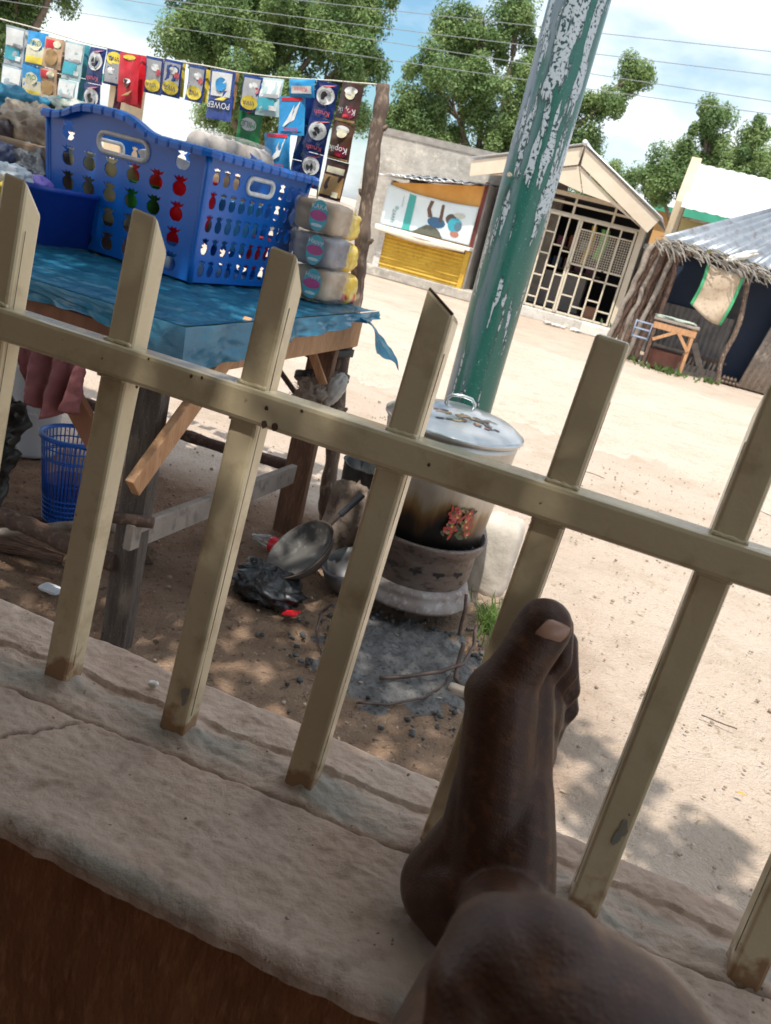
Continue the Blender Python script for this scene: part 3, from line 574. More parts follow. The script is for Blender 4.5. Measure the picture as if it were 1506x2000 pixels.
def pillow(mb, c, r_, u_, n_, w, h, th, seed, crink=.006):
    def f(u, v, sg):
        a_, b_ = (u - .5) * 2, (v - .5) * 2; e = max(0, (1 - abs(a_) ** 3) * (1 - abs(b_) ** 4))
        z = sg * th * e + crink * fbm((a_ * 2.2 + seed, b_ * 2.6, seed), 4) * (.35 + e) + .006 * math.sin(b_ * 1.5 + seed)
        return c + r_ * (a_ * w / 2 * (1 - .03 * (1 - abs(b_)))) + u_ * (b_ * h / 2) + n_ * z
    mb.grid(lambda u, v: f(u, v, 1), 8, 10); mb.grid(lambda u, v: f(1 - u, v, -1), 8, 10)
    return lambda a_, b_: f(a_, b_, 1)
def sachet(parent, c, w, h, base, prints=(), seed=0, yaw=0, tilt=0, th=.006):
    r_ = (A * math.cos(yaw) + Bv * math.sin(yaw)); n_ = -(Bv * math.cos(yaw) - A * math.sin(yaw)); u_ = (UP * math.cos(tilt) - r_ * math.sin(tilt)); r_ = (r_ * math.cos(tilt) + UP * math.sin(tilt))
    mb = MB(); f = pillow(mb, c, r_, u_, n_, w, h, th, seed); so = mb.build('sachet', colm(base, .16), parent)
    mats = []; pm_ = MB(); txt = []
    for k, p in enumerate(prints):
        if p[0] == 'text': txt.append(p); continue
        cm = colm(p[-1]); 
        if cm not in mats: mats.append(cm)
        pm_.m = mats.index(cm); _, x, y, a_, b_ = p[:5]; lift = .0032 + .0007 * k; nn = 18
        if p[0] == 'disc': ringp = [(x + math.cos(t_) * a_, y + math.sin(t_) * b_) for t_ in np.linspace(0, 2 * math.pi, nn + 1)[:-1]]
        elif p[0] == 'rect': ringp = [(x - a_, y - b_), (x, y - b_), (x + a_, y - b_), (x + a_, y), (x + a_, y + b_), (x, y + b_), (x - a_, y + b_), (x - a_, y)]
        elif p[0] == 'leaf': ringp = [(x - a_, y - b_), (x - a_ * .2, y - b_ * .1), (x + a_, y + b_), (x + a_ * .35, y - b_ * .45)]
        cen_ = f(x, y) + n_ * lift; P_ = [f(min(1, max(0, q[0])), min(1, max(0, q[1]))) + n_ * lift for q in ringp]
        pm_.add([cen_] + P_, [(0, i + 1, (i + 1) % len(P_) + 1) for i in range(len(P_))], True)
    if mats: pm_.build('printed_design', mats, so)
    for _, x, y, s_, body, c_ in txt:
        text(body, f(x, y) + n_ * .0085, -r_, -u_, s_, colm(c_), so)
    return so
def strip(px0, py0, wpx, cells, label, drift=0, group='sachets hanging on the string', off=.01, yaw=0, tilt=0, name='sachet_strip'):
    top = SP(px0, py0, off); k_ = (top - CAM).dot(CF); w = wpx * 1.1 * k_ / FOC
    st_ = thing(name, top, label, 'sachets', group); z = 0
    for i, (hpx, base, prints) in enumerate(cells):
        h = hpx * k_ / FOC; c = top - UP * (z + h / 2) + A * (drift * (z + h / 2)); sachet(st_, c, w, h - .002, base, prints, seed=px0 * .37 + i * 3.1, yaw=yaw + .10 * math.sin(px0 + i), tilt=tilt + .02 * math.sin(px0 * 3 + i)); z += h
    return st_
cup = [('disc', .5, .62, .42, .26, WHITE), ('disc', .48, .60, .30, .19, GREY), ('disc', .46, .60, .17, .13, BLK), ('leaf', .55, .90, .38, .05, PINK)]
def krs(t_): return (66, NAVY, cup + [('text', .5, .13, .028, t_, PINK)])
viv = [('rect', .5, .62, .42, .30, GREY), ('disc', .62, .72, .22, .10, WHITE), ('disc', .8, .6, .12, .09, PINK), ('disc', .5, .24, .44, .19, YEL), ('text', .5, .24, .026, 'VIVA', NAVY)]
vivr = [('rect', .5, .35, .42, .28, GREY), ('disc', .45, .4, .22, .10, WHITE), ('disc', .5, .76, .44, .19, YEL), ('text', .5, .76, .026, 'VIVA', NAVY)]
milk = [('rect', .5, .72, .45, .22, WHITE), ('rect', .4, .30, .38, .16, TEAL), ('rect', .6, .52, .3, .05, GREY), ('rect', .75, .2, .15, .06, WHITE)]
strip(31, 52, 40, [(70, (.40, .45, .50), milk), (72, (.34, .44, .50), milk)], 'grey and teal sachet strip, outermost on the string', yaw=.1)
strip(50, 58, 34, [(60, (.30, .36, .40), milk), (66, (.26, .34, .40), milk), (40, (.26, .34, .40), [])], 'dull grey strip hanging behind the outermost two strips', off=-.03)
strip(128, 80, 34, [(60, (.33, .27, .22), []), (60, (.30, .25, .20), []), (40, (.30, .25, .20), [])], 'dull brown strip hanging behind the tan sachets', off=-.03)
strip(170, 88, 18, [(60, (.06, .30, .38), []), (70, (.06, .30, .38), [])], 'narrow teal strip hanging before the navy cup sachets', off=-.03)
strip(76, 62, 42, [(62, SKY, [('rect', .5, .32, .46, .26, CREAM), ('disc', .5, .62, .3, .18, CREAM), ('text', .5, .66, .03, 'Okie', GREEN), ('rect', .5, .16, .42, .10, YEL)]), (62, SKY, [('rect', .5, .32, .46, .26, CREAM), ('disc', .5, .62, .3, .18, CREAM), ('text', .5, .66, .03, 'Okie', GREEN), ('rect', .5, .16, .42, .10, YEL)])], 'sky blue and cream snack sachet strip on the string', drift=-.06)
strip(109, 74, 38, [(56, TAN, [('rect', .3, .78, .22, .14, RED), ('disc', .7, .8, .2, .12, CREAM), ('disc', .5, .35, .36, .26, GOLD)]), (56, TAN, [('rect', .3, .78, .22, .14, RED), ('disc', .7, .8, .2, .12, CREAM), ('disc', .5, .35, .36, .26, GOLD)]), (40, TAN, [('rect', .3, .6, .22, .2, RED), ('rect', .75, .6, .16, .18, DKRED)])], 'tan sachet strip with red marks on the string', drift=-.10)
strip(148, 82, 42, [(70, (.42, .56, .58), milk), (62, (.40, .56, .58), milk)], 'pale teal and white sachet strip beside the tan one', drift=-.08)
strip(193, 93, 38, [krs('Krush'), krs('Krush')], 'navy sachet strip with white cup print left of the red bags', drift=-.04)
strip(227, 98, 36, [(64, (.02, .05, .22), vivr)], 'single navy sachet with yellow disc at its top edge')
strip(232, 165, 16, [(70, DKRED, [])], 'narrow dark red strip hanging under a navy sachet', off=-.03)
strip(276, 108, 34, [(94, RED, [])], 'plain red back bag of the pair on the string', off=-.02, tilt=-.04)
strip(258, 105, 42, [(90, RED, [('disc', .5, .92, .3, .05, YEL), ('disc', .5, .40, .14, .09, BROWN), ('disc', .5, .44, .18, .05, WHITE), ('leaf', .5, .2, .3, .08, GOLD)])], 'red bag with cup print, front one of the pair', off=.03, tilt=.03)
G2 = 'navy sachets with yellow disc low down'
for x, y, wh in ((305, 112, 'right next to the red bags'), (341, 118, 'second one after the red bags'), (387, 128, 'before the larger blue and yellow bag'), (497, 148, 'above the green bag')):
    strip(x, y, 37, [(66, (.02, .05, .22), viv)], 'navy sachet with yellow disc low down, ' + wh, group=G2, tilt=.02)
for x, y, wh in ((356, 124, 'second navy sachet after the red bags'), (403, 135, 'larger blue and yellow bag'), (322, 117, 'navy sachet next to the red bags')): strip(x, y, 20, [(60, YEL, [])], 'plain yellow packet tucked behind the ' + wh, group='yellow packets behind the sachets', off=-.02)
strip(438, 138, 54, [(90, (.03, .07, .30), [('rect', .5, .72, .40, .24, WHITE), ('disc', .5, .72, .22, .14, SKY), ('leaf', .5, .45, .44, .10, YEL), ('rect', .5, .30, .42, .10, NAVY), ('text', .5, .30, .034, 'POWER', WHITE)])], 'larger blue and yellow bag with white lettering on the string', off=.03, tilt=.03)
strip(456, 140, 26, [(78, GOLD, [('rect', .5, .3, .4, .15, NAVY)])], 'gold packet half hidden behind the larger blue and yellow bag', off=-.02)
strip(533, 152, 50, [(70, (.46, .60, .62), milk)], 'single pale teal and white bag on the string', tilt=.08)
strip(494, 208, 50, [(70, GREEN, [('disc', .5, .52, .34, .17, WHITE), ('disc', .45, .9, .14, .10, RED), ('text', .5, .52, .034, 'MILO', GREEN)])], 'green bag with white oval hanging below the sachets', off=-.03)
bird = [('rect', .5, .5, .40, .40, SKY), ('leaf', .5, .55, .34, .34, WHITE), ('leaf', .42, .5, .2, .3, WHITE), ('rect', .5, .93, .4, .04, RED), ('text', .5, .14, .026, 'Klinsa', RED)]
strip(597, 155, 50, [(34, (.04, .30, .62), [('rect', .5, .4, .4, .2, WHITE), ('text', .5, .4, .024, 'Klinsa', RED)]), (72, (.04, .30, .62), bird), (72, (.04, .30, .62), bird), (40, (.04, .30, .62), bird[:3])], 'bright blue sachet strip with white bird shapes swinging aside', drift=-.22, off=.03, tilt=.16)
strip(612, 175, 30, [(66, NAVY, []), (66, NAVY, []), (66, NAVY, [])], 'plain navy strip seen between the bright blue and cup sachets', off=-.03)
strip(642, 160, 42, [krs('Krush'), krs('Krush'), krs('Krush')], 'long navy sachet strip with white cups next to the coffee sachets', drift=-.02)
def cof(b, g_): return (72, b, [('disc', .5, .80, .3, .10, WHITE), ('disc', .5, .70, .22, .12, CREAM), ('disc', .62, .25, .3, .16, DKRED), ('rect', .5, .03, .46, .03, g_), ('text', .5, .28, .034, 'Kopik', WHITE), ('rect', .5, .14, .14, .04, RED)])
strip(690, 162, 44, [cof(BROWN, GOLD), cof((.10, .05, .03), GOLD), (76, BROWN, [('rect', .5, .75, .4, .08, CREAM), ('rect', .5, .35, .46, .26, GOLD), ('rect', .7, .14, .14, .07, CREAM)])], 'dark brown coffee sachet strip hanging next to the crooked pole', off=.02)
MB().tube(wob([SP(640, 160, -.01), SP(622, 300, -.01), SP(618, 390, -.01)], .006, 9, 3), .004, 6).build('ribbon', plain('ribbon', (.55, .72, .35))); tag(bpy.data.objects['ribbon'], 'pale green twisted ribbon hanging by the navy strip', 'ribbon')
# ---- bags and packs on the table
film = mat('clear_film', (.62, .62, .60), .2, c2=(.42, .40, .38), sc=9, bump=.006, bsc=16, spec=.9, coat=.8, alpha=.22)
def rbox(c, r_, u_, n_, w, h, d, seed, am=.05, p=5):
    mb = MB()
    def fn(dv):
        q = (abs(dv[0]) ** p + abs(dv[1]) ** p + abs(dv[2]) ** p) ** (-1 / p)
        return q * (1 + am * fbm((dv[0] * 2.5 + seed, dv[1] * 2.5, dv[2] * 2.5), 4) + am * .5 * fbm((dv[0] * 7 + seed, dv[1] * 7, dv[2] * 7), 3))
    mb.ell(c, r_ * w / 2, n_ * d / 2, u_ * h / 2, 44, fn); return mb
yw = R(-14); br = Vector((math.cos(yw), math.sin(yw), 0)); bn = Vector((-br.y, br.x, 0))
breadm = mat('bread', (.40, .26, .15), .7, c2=(.55, .42, .30), sc=6, bump=.003); bagblue = mat('bread_bag_blue', (.05, .07, .17), .4, c2=(.30, .26, .25), sc=5)
for k, (x, y, z0) in enumerate(((628, 552, TZ + .012), (634, 490, TZ + .132), (641, 425, TZ + .252))):
    c = PY(x - 8, y, 3.36); c.z = z0 + .058
    b_ = thing('bread_bag', c, ['lowest', 'middle', 'topmost'][k] + ' bagged loaf in the stack beside the blue basket', 'bread', 'bagged loaves beside the basket')
    rbox(c, br, UP, bn, .165, .112, .20, k * 3, .05, 9).build('loaf', [breadm, bagblue, breadm][k] if k != 1 else bagblue, b_); rbox(c, br, UP, bn, .190, .128, .225, k * 3 + 1, .09, 8).build('wrapper', film, b_)
    lm = MB(); cc = c - bn * .1165 + br * .030 + UP * .004; mats = [colm(TEAL), colm((.45, .05, .22)), colm((.55, .70, .74))]
    def el(cx, cy, a_, b2, lift): return [cc + br * (cx + math.cos(t_) * a_) + UP * (cy + math.sin(t_) * b2) - bn * lift for t_ in np.linspace(0, 6.283, 25)[:-1]]
    for mi_, (cx, cy, a_, b2, l_) in enumerate(((0, 0, .036, .054, .012), (0, 0, .034, .018, .013), (.0, -.034, .022, .006, .0135))):
        lm.m = (0, 1, 2)[mi_]; lm.add(el(cx, cy, a_, b2, l_), [tuple(range(24))])
    lm.build('printed_label', mats, b_); text(['Happy', 'Happy', 'KAKA'][k], cc + UP * .030 - bn * .016, br, UP, .024, colm(WHITE), b_)
for k, (x, y) in enumerate(((690, 535), (692, 465), (697, 395))):
    c = PY(x - 24, y, 3.50); c.z = TZ + .06 + k * .118
    b_ = thing('noodle_pack', c, ['lowest', 'middle', 'topmost'][k] + ' yellow noodle pack in the pile behind the crooked pole', 'pack', 'yellow packs behind the crooked pole')
    rbox(c, br, UP, bn, .13, .112, .18, 20 + k * 3, .10, 4).build('pack_body', mat('yellow_pack', (.72, .46, .03), .3, c2=(.80, .60, .10), sc=6, spec=.7, spots=((.62, .03, .03), 7, .60)), b_)
    lm = MB(); cc = c - bn * .1; lm.add([cc + br * (.01 + math.cos(t_) * .04) + UP * math.sin(t_) * .028 for t_ in np.linspace(0, 6.283, 19)[:-1]], [tuple(range(18))]); lm.build('printed_label', colm((.62, .04, .12)), b_); text('Mimi', cc - bn * .003 + br * .02, br, UP, .032, colm(WHITE), b_)
# rolls wrapped in film behind the basket
rr = thing('wrapped_roll_pack', BK(.25, 1.25, 0), 'film-wrapped pack of rolls lying behind the blue basket', 'pack'); rollm = mat('rolls', (.42, .36, .33), .6, c2=(.62, .58, .55), sc=12)
for k in range(4):
    c = PY(405 + k * 32, 270 + k * 10, 3.62) ; c.z -= .03; MB().tube([c + bn * -.07, c - bn * -.07 + UP * .0], [.05, .05], 14).build('roll', rollm, rr)
cr_ = PY(453, 285, 3.62); rbox(cr_ - UP * .03, br, UP, bn, .31, .13, .19, 51, .04).build('wrapper', film, rr)
rbox(cr_ - UP * .24, br, UP, bn, .30, .26, .2, 52, .05).build('carton', mat('carton', (.30, .20, .13), .8, c2=(.24, .16, .10), sc=5), rr)
# left side: tub, purple lid, heaped bags
tubc = PZ(40, 470, TZ + .01); tubc = T3(1.02, .62, TZ + .008)
tubm = mat('tub_blue', (.012, .05, .33), .4, c2=(.015, .06, .38), sc=5)
tb = thing('plastic_tub', tubc, 'plain dark blue plastic tub beside the pineapple-hole basket', 'tub')
def tubsh(w, d, h, th0):
    mb = MB(); vs_ = []; lv = [(1 - .10, 0), (1, h), (1.06, h + .002), (1.06, h - .012), (1.02, h - .012)]; nn = 40
    for f_, z in lv:
        for k in range(nn):
            t_ = 2 * math.pi * k / nn; c_, s_ = math.cos(t_), math.sin(t_); q = (abs(c_) ** 5 + abs(s_) ** 5) ** (-.2); vs_.append(tubc + e1 * (-c_ * q * w * f_) + e2 * (s_ * q * d * f_) + UP * z)
    mb.add(vs_, [(i * nn + k, i * nn + (k + 1) % nn, (i + 1) * nn + (k + 1) % nn, (i + 1) * nn + k) for i in range(len(lv) - 1) for k in range(nn)], True); return mb
tubsh(.24, .17, .19, 0).build('shell', tubm, tb, solid=.004)
def bag(px_, py_, t_, w, h, d, m_, label, cat='bag', name='plastic_bag', seed=0, am=.28, p=2.6, z0=None):
    c = PP(px_, py_, T3(0, t_, 0), sd_); mb = rbox(c, A, UP, Bv, w, h, d, seed, am, p); o_ = mb.build(name, m_); return tag(o_, label, cat, 'bags heaped on the stall')
def bagm(n, c, c2, **k): return mat(n, c, .3, c2=c2, sc=14, bump=.008, bsc=30, spec=.7, **k)
bag(62, 362, .55, .15, .075, .12, bagm('purple', (.20, .13, .55), (.26, .18, .66)), 'shiny purple wrapped thing lying in the dark blue tub', 'packet', 'wrapped_packet', 4, .12)
bag(45, 378, .50, .16, .02, .10, bagm('redlid', (.55, .03, .07), (.7, .3, .35)), 'flat red packet under the purple wrapped thing', 'packet', 'wrapped_packet', 9, .1)
bag(20, 208, .95, .30, .14, .2, bagm('bluebag', (.02, .24, .42), (.05, .36, .55), transl=.3), 'puffy blue plastic bag on top of the heap', seed=11)
bag(60, 258, .90, .26, .20, .2, bagm('brownbread', (.50, .40, .30), (.30, .19, .12)), 'clear bag of brown bread heaped behind the basket', seed=15)
bag(15, 270, .86, .18, .16, .2, bagm('maroon', (.05, .03, .04), (.22, .15, .12)), 'dark bag of goods squeezed below the brown bread', seed=19)
bag(70, 335, .80, .24, .17, .2, bagm('crinkle', (.42, .42, .42), (.16, .16, .17), c3=(.75, .75, .75)), 'crinkled grey film bag behind the dark blue tub', seed=23, am=.4)
bag(90, 300, .98, .2, .14, .2, bagm('greenish', (.05, .09, .07), (.20, .16, .12)), 'dark greenish bag against the basket side', seed=29)
bag(12, 345, .45, .16, .09, .14, bagm('whitebag', (.62, .68, .72), (.45, .50, .58)), 'pale blue-white plastic bag beside the purple thing', seed=31)
bag(2, 372, .40, .14, .06, .12, bagm('yellowbag', (.72, .50, .03), (.6, .4, .05)), 'yellow packet peeping out beside the tub', 'packet', 'wrapped_packet', 37)
bag(5, 310, .7, .10, .10, .12, bagm('navybag', (.02, .03, .10), (.10, .12, .22)), 'shiny navy bag above the pale one', seed=41)
bag(130, 225, 1.12, .30, .10, .2, bagm('whitemix', (.55, .56, .50), (.20, .24, .18)), 'mixed clear bag showing above the basket rim', seed=43, am=.35)
hb = MB(); c = T3(1.15, .9, TZ); hb.box(c + UP * .16, A * .42, Bv * .16, UP * .15); tag(hb.build('goods_carton', MC['carton'], None, bevel=.01), 'brown carton carrying the heaped bags', 'carton')
# ---- things hung on and below the table
def cloth(c, w, h, m_, name, label, cat, seed):
    def f(u, v):
        a_ = (u - .5); k_ = 1 - .35 * v * abs(math.sin(seed)); return c + fr_ * (a_ * w * k_ * -1) + UP * (-v * h * (1 - .35 * abs(a_) * 2 * (.5 + .5 * n3((a_ * 5, seed, 0))))) + sd_ * (  .020 * math.sin(a_ * 19 + seed + v * 2) * (.4 + v) + .012 * fbm((a_ * 4.5, v * 3, seed), 3) + .008 * (1 - abs(fbm((a_ * 9 + v * 3, v * 5, seed + 3), 3))) ** 3 - .03)
    return tag(MB().grid(f, 40, 24).build(name, m_, None, solid=.003), label, cat)
pk = PP(140, 690, T3(0, -.05, 0), sd_); cloth(pk + UP * .06 - sd_ * .05, .24, .235, mat('pink_cloth', (.26, .095, .10), .9, c2=(.20, .07, .078), sc=14, bump=.004, bsc=60), 'pink_cloth', 'crumpled dusty pink rag hanging on the stall brace', 'cloth', 2.2)
fb = thing('fibre_bundle', PY(600, 770, 3.40), 'tangle of shredded pale fibre tied to the stall leg', 'fibre'); fbm_ = mat('fibre', (.36, .29, .23), .9, c2=(.20, .15, .12), sc=30)
c = PY(606, 772, 3.38); rbox(c, A, UP, Bv, .115, .13, .09, 61, .45, 2).build('wad', fbm_, fb)
tb_ = MB()
for k in range(150):
    d = Vector((random.gauss(0, 1), random.gauss(0, 1), random.gauss(0, 1))).normalized(); p = c + Vector((d.x * .052, d.y * .04, d.z * .06)); d2 = d + Vector((random.uniform(-.9, .9), random.uniform(-.9, .9), random.uniform(-.9, .9)))
    tb_.tube([p, p + d2 * .018, p + d2 * .03 + Vector((random.uniform(-.02, .02), 0, random.uniform(-.02, .02)))], [.0012, .001, .0005], 3)
tag(tb_.build('strands', fbm_, fb), kind='stuff')
wb = PY(650, 762, 3.46); o_ = rbox(wb, (A + UP * -.5).normalized(), (UP + A * .5).normalized(), Bv, .085, .165, .09, 71, .16, 2.2).build('white_sack', mat('sackwhite', (.62, .60, .56), .5, c2=(.50, .47, .43), sc=10, bump=.006)); tag(o_, 'small knotted white plastic sack hung on the crooked pole', 'sack')
def hoop(mb, c, r_, rad, n=32): mb.tube([c + Vector((math.cos(t_) * r_, math.sin(t_) * r_, 0)) for t_ in np.linspace(0, 6.283, n + 1)[:-1]], rad, 6, closed=True)
# blue openwork bin
bb = PZ(128, 1012); bb.z = 0
bo = thing('waste_basket', bb, 'round blue openwork plastic bin standing under the stall', 'bin'); bm_ = mat('bin_blue', (.015, .12, .55), .4, c2=(.02, .15, .60), sc=5)
r0_, r1_, hh = .085, .118, .345
m1 = MB()
for k in range(44):
    t_ = 2 * math.pi * k / 44; d = Vector((math.cos(t_), math.sin(t_), 0)); m1.tube([bb + d * r0_ + UP * .01, bb + d * r1_ + UP * hh], .0028, 4)
tag(m1.build('ribs', bm_, bo), kind='stuff')
for z in (.006, .02, .04, .06, .08, .10, .255, .262, .30): m2 = MB(); hoop(m2, bb + UP * z, r0_ + (r1_ - r0_) * z / hh, .0035 if z < .2 else .003); m2.build('hoop', bm_, bo)
m3 = MB(); m3.lathe([(r1_ - .004, hh - .012), (r1_ + .010, hh - .012), (r1_ + .012, hh), (r1_ - .003, hh + .003), (r1_ - .004, hh - .012)], bb, 36); m3.build('rim', bm_, bo)
MB().lathe([(0, .008), (r0_, .008)], bb, 30).build('floor_panel', bm_, bo)
mm = MB(); mm.grid(lambda u, v: bb + Vector((math.cos(u * 6.283), math.sin(u * 6.283), 0)) * (r0_ - .006 + (r1_ - r0_) * v * .45) + UP * (.01 + v * .15), 36, 6); mm.build('liner', mat('bin_dark', (.012, .07, .40), .5, alpha=.55), bo)
# white enamel drum with flowers
dr = PY(62, 820, 3.62); dr.z = 0
do = thing('enamel_drum', dr, 'tall white enamel drum with red flower print behind the stall', 'drum'); dz = 0.0
top_z = PY(60, 692, 3.62).z; R_ = .125
MB().lathe([(0, .0), (R_ * .95, .0), (R_, .02), (R_, top_z - .05), (R_ * 1.06, top_z - .045), (R_ * 1.06, top_z - .02), (R_ * 1.0, top_z - .015), (R_ * .6, top_z + .03), (0, top_z + .045)], dr, 40).build('body', mat('enamel', (.62, .66, .70), .18, c2=(.55, .60, .65), sc=3, spec=.7, spots=((.12, .10, .09), 30, .70)), do)
def flowers(c, cyl_c, rad, spec, parent, name='flower_print', ax=None):   # flat petals wrapped on a round wall
    mats = []; mb = MB()
    for (du, dz_, a_, b_, rot, c_) in spec:
        cm = colm(c_, .4)
        if cm not in mats: mats.append(cm)
        mb.m = mats.index(cm); P_ = []
        for k in range(12):
            t_ = 2 * math.pi * k / 12; x = math.cos(t_) * a_ * math.cos(rot) - math.sin(t_) * b_ * math.sin(rot); y = math.cos(t_) * a_ * math.sin(rot) + math.sin(t_) * b_ * math.cos(rot)
            an = c[0] + (du + x) / rad; P_.append(cyl_c + Vector((math.cos(an), math.sin(an), 0)) * (rad + .0012 + .0003 * len(mb.f) * .05) + UP * (c[1] + dz_ + y))
        mb.add(P_, [tuple(range(12))])
    return mb.build(name, mats, parent)
def bouquet(n, w, h, seed):
    r_ = random.Random(seed); out = []
    for k in range(n): out.append((r_.uniform(-w, w), r_.uniform(-h, h), r_.uniform(.008, .018), r_.uniform(.004, .007), r_.uniform(0, 3), r_.choice([(.03, .09, .03), (.06, .13, .05), (.02, .03, .02), (.70, .70, .68)])))
    for k in range(n // 2):
        x, y = r_.uniform(-w, w) * .8, r_.uniform(-h, h) * .8; c_ = r_.choice([(.50, .03, .04), (.55, .10, .10), (.42, .02, .05)])
        for j in range(5): out.append((x + .008 * math.cos(j * 1.26), y + .008 * math.sin(j * 1.26), .008, .006, j, c_))
        out.append((x, y, .004, .004, 0, (.65, .42, .10)))
    return out
cang = math.atan2(-dr.y, -dr.x) - .05
flowers((cang + .35, PY(62, 790, 3.5).z), dr, R_, bouquet(22, .055, .05, 3), do)
# dark sheet of scrap, broom, white scrap
c = PZ(20, 1005)
def scrap(u, v): return c + A * (-.30 + .36 * u + .03 * fbm((v * 4, 0, 3))) + UP * (v * (.46 + .04 * fbm((u * 5, 1, 1))) - .0) + Bv * (.10 * fbm((u * 3, v * 3, 7), 4) + .03 * fbm((u * 12, v * 12, 9), 3) + .08 * v - .12)
tag(MB().grid(scrap, 40, 40).build('dark_tarpaulin', mat('tarp', (.022, .023, .022), .5, c2=(.05, .045, .038), sc=8, bump=.006, bsc=25), None, solid=.004), 'crumpled black tarpaulin propped under the stall', 'tarpaulin')
bk0 = PZ(125, 1105); brm = MB()
for k in range(130):
    a_ = random.uniform(-.20, .20) + random.gauss(0, .04); e = bk0 + UP * .02 + Vector((-math.cos(a_), math.sin(a_), 0)) * random.uniform(.30, .42) + UP * random.uniform(-.01, .03); e.z = max(e.z, .004)
    brm.tube([bk0 + Vector((.10, random.uniform(-.012, .012), random.uniform(.01, .03))), bk0.lerp(e, .4) + UP * random.uniform(.005, .025), e], [.0018, .0016, .0008], 4)
br0 = thing('hand_broom', bk0, 'brown palm-fibre hand broom lying on the soil under the stall', 'broom'); brm.build('bristles', mat('palm_rib', (.155, .085, .06), .85, c2=(.24, .15, .11), sc=20), br0); MB().tube([bk0 + Vector((.0, 0, .02)), bk0 + Vector((.05, 0, .02))], .02, 10).build('binding', mat('twine', (.35, .25, .15), .9), br0)
c = PZ(100, 1150, .012); tag(rbox(c, A, UP, Bv, .07, .012, .05, 3, .08, 6).build('foam_piece', plain('foam', (.72, .76, .80), .6)), 'flat white foam piece lying by the broom', 'foam')
# ================================================================== STOVE, POT, PAN, POLE
WC = PY(800, 1150, 3.0); WC.z = 0.0; WR = .240
lidc = PY(890, 822, 3.0)
# ash patch
ac = PZ(790, 1290)
def ash(u, v):
    t_ = u * 6.2832; r_ = v * (.31 + .10 * fbm((math.cos(t_) * 2.5, math.sin(t_) * 2.5, 3), 5)); p = ac + A * math.cos(t_) * r_ * 1.05 + Bv * math.sin(t_) * r_ * 1.25
    return Vector((p.x, p.y, .012 * (1 - v ** 2) + .011 * fbm((p.x * 22, p.y * 22, 1), 5) * (1 - v ** 8) - .020 * v ** 3))
tag(MB().grid(ash, 140, 60).build('ash_heap', mat('ash', (.11, .105, .104), .95, c2=(.19, .182, .178), sc=16, c3=(.03, .028, .028), bump=.012, bsc=60)), 'dark grey charcoal ash spread before the wheel stove', 'ash', kind='stuff')
wheelm = mat('burnt_steel', (.15, .115, .10), .55, .5, c2=(.24, .20, .185), sc=6, c3=(.045, .032, .03), bump=.003, bsc=26, stretch=(1, 1, 1.8)); flm = mat('ashy_steel', (.30, .265, .25), .7, .2, c2=(.16, .105, .09), sc=8, c3=(.42, .40, .39), bump=.003, bsc=30)
stv = thing('wheel_stove', WC, 'rusty burnt wheel rim used as a charcoal stove under the pot', 'stove')
z0 = .085; WH = .255
MB().lathe([(WR * .80, z0 + .065), (WR * .86, z0 + .10), (WR * .87, z0 + .20), (WR * .93, z0 + .215), (WR * .97, z0 + WH - .012), (WR * .985, z0 + WH), (WR * .94, z0 + WH + .002), (WR * .90, z0 + .21), (WR * .82, z0 + .19), (WR * .80, z0 + .09)], WC, 48).build('barrel', wheelm, stv)
MB().lathe([(WR * .78, z0 + .075), (WR * .86, z0 + .068), (WR * .90, z0 + .050), (WR * .885, z0 + .038), (WR * .93, z0 + .030), (WR * .99, z0 + .006), (WR * .97, z0 - .006), (WR * .90, z0 + .002), (WR * .84, z0 + .03), (WR * .76, z0 + .06)], WC, 48).build('flange', flm, stv)
for k in range(4):                                     # vents torn in the barrel
    an = math.atan2(-WC.y, -WC.x) + .55 - k * .42 + .3; d = Vector((math.cos(an), math.sin(an), 0)); tt = Vector((-d.y, d.x, 0)); c = WC + d * (WR * .872) + UP * (z0 + .148)
    MB().add([c + tt * x + UP * y for x, y in ((-.022, -.004), (-.006, -.006), (0, -.018), (.008, -.006), (.024, -.004), (.022, .006), (-.02, .007))], [tuple(range(7))]).build('vent', mat('soot', (.012, .011, .011), .9), stv)
coal = MB()
for k in range(70):
    an = random.uniform(0, 6.28); r_ = WR * random.uniform(.70, .86); c = WC + Vector((math.cos(an) * r_, math.sin(an) * r_, z0 + WH - random.uniform(.005, .03))); s_ = random.uniform(.008, .018); q = random.random() * 9
    coal.ell(c, A * s_, Bv * s_, UP * s_ * .8, 7, lambda d: 1 + .5 * n3((d[0] * 2 + q, d[1] * 2, d[2] * 2)))
tag(coal.build('coals', mat('coal', (.03, .03, .032), .8, c2=(.12, .12, .12), sc=40), stv), kind='stuff')
MB().lathe([(0, z0 + WH - .05), (WR * .85, z0 + WH - .05)], WC, 32).build('grate', MC['soot'], stv)
ironm = mat('iron_rod', (.085, .060, .052), .6, .5, c2=(.16, .11, .09), sc=20)
ca = math.atan2(-WC.y, -WC.x)
for k, da in enumerate((-1.05, .95, 3.0)):                 # three bent rod legs
    d = Vector((math.cos(ca - da), math.sin(ca - da), 0)); p = WC + d * WR * 1.0; MB().tube(wob([p + UP * (z0 + .075), p + d * .012 + UP * (z0 + .02), p + d * .015 + UP * .04, p + d * .02 + UP * -.01], .003, 9, k, 3), .0065, 8).build('rod_leg', ironm, stv)
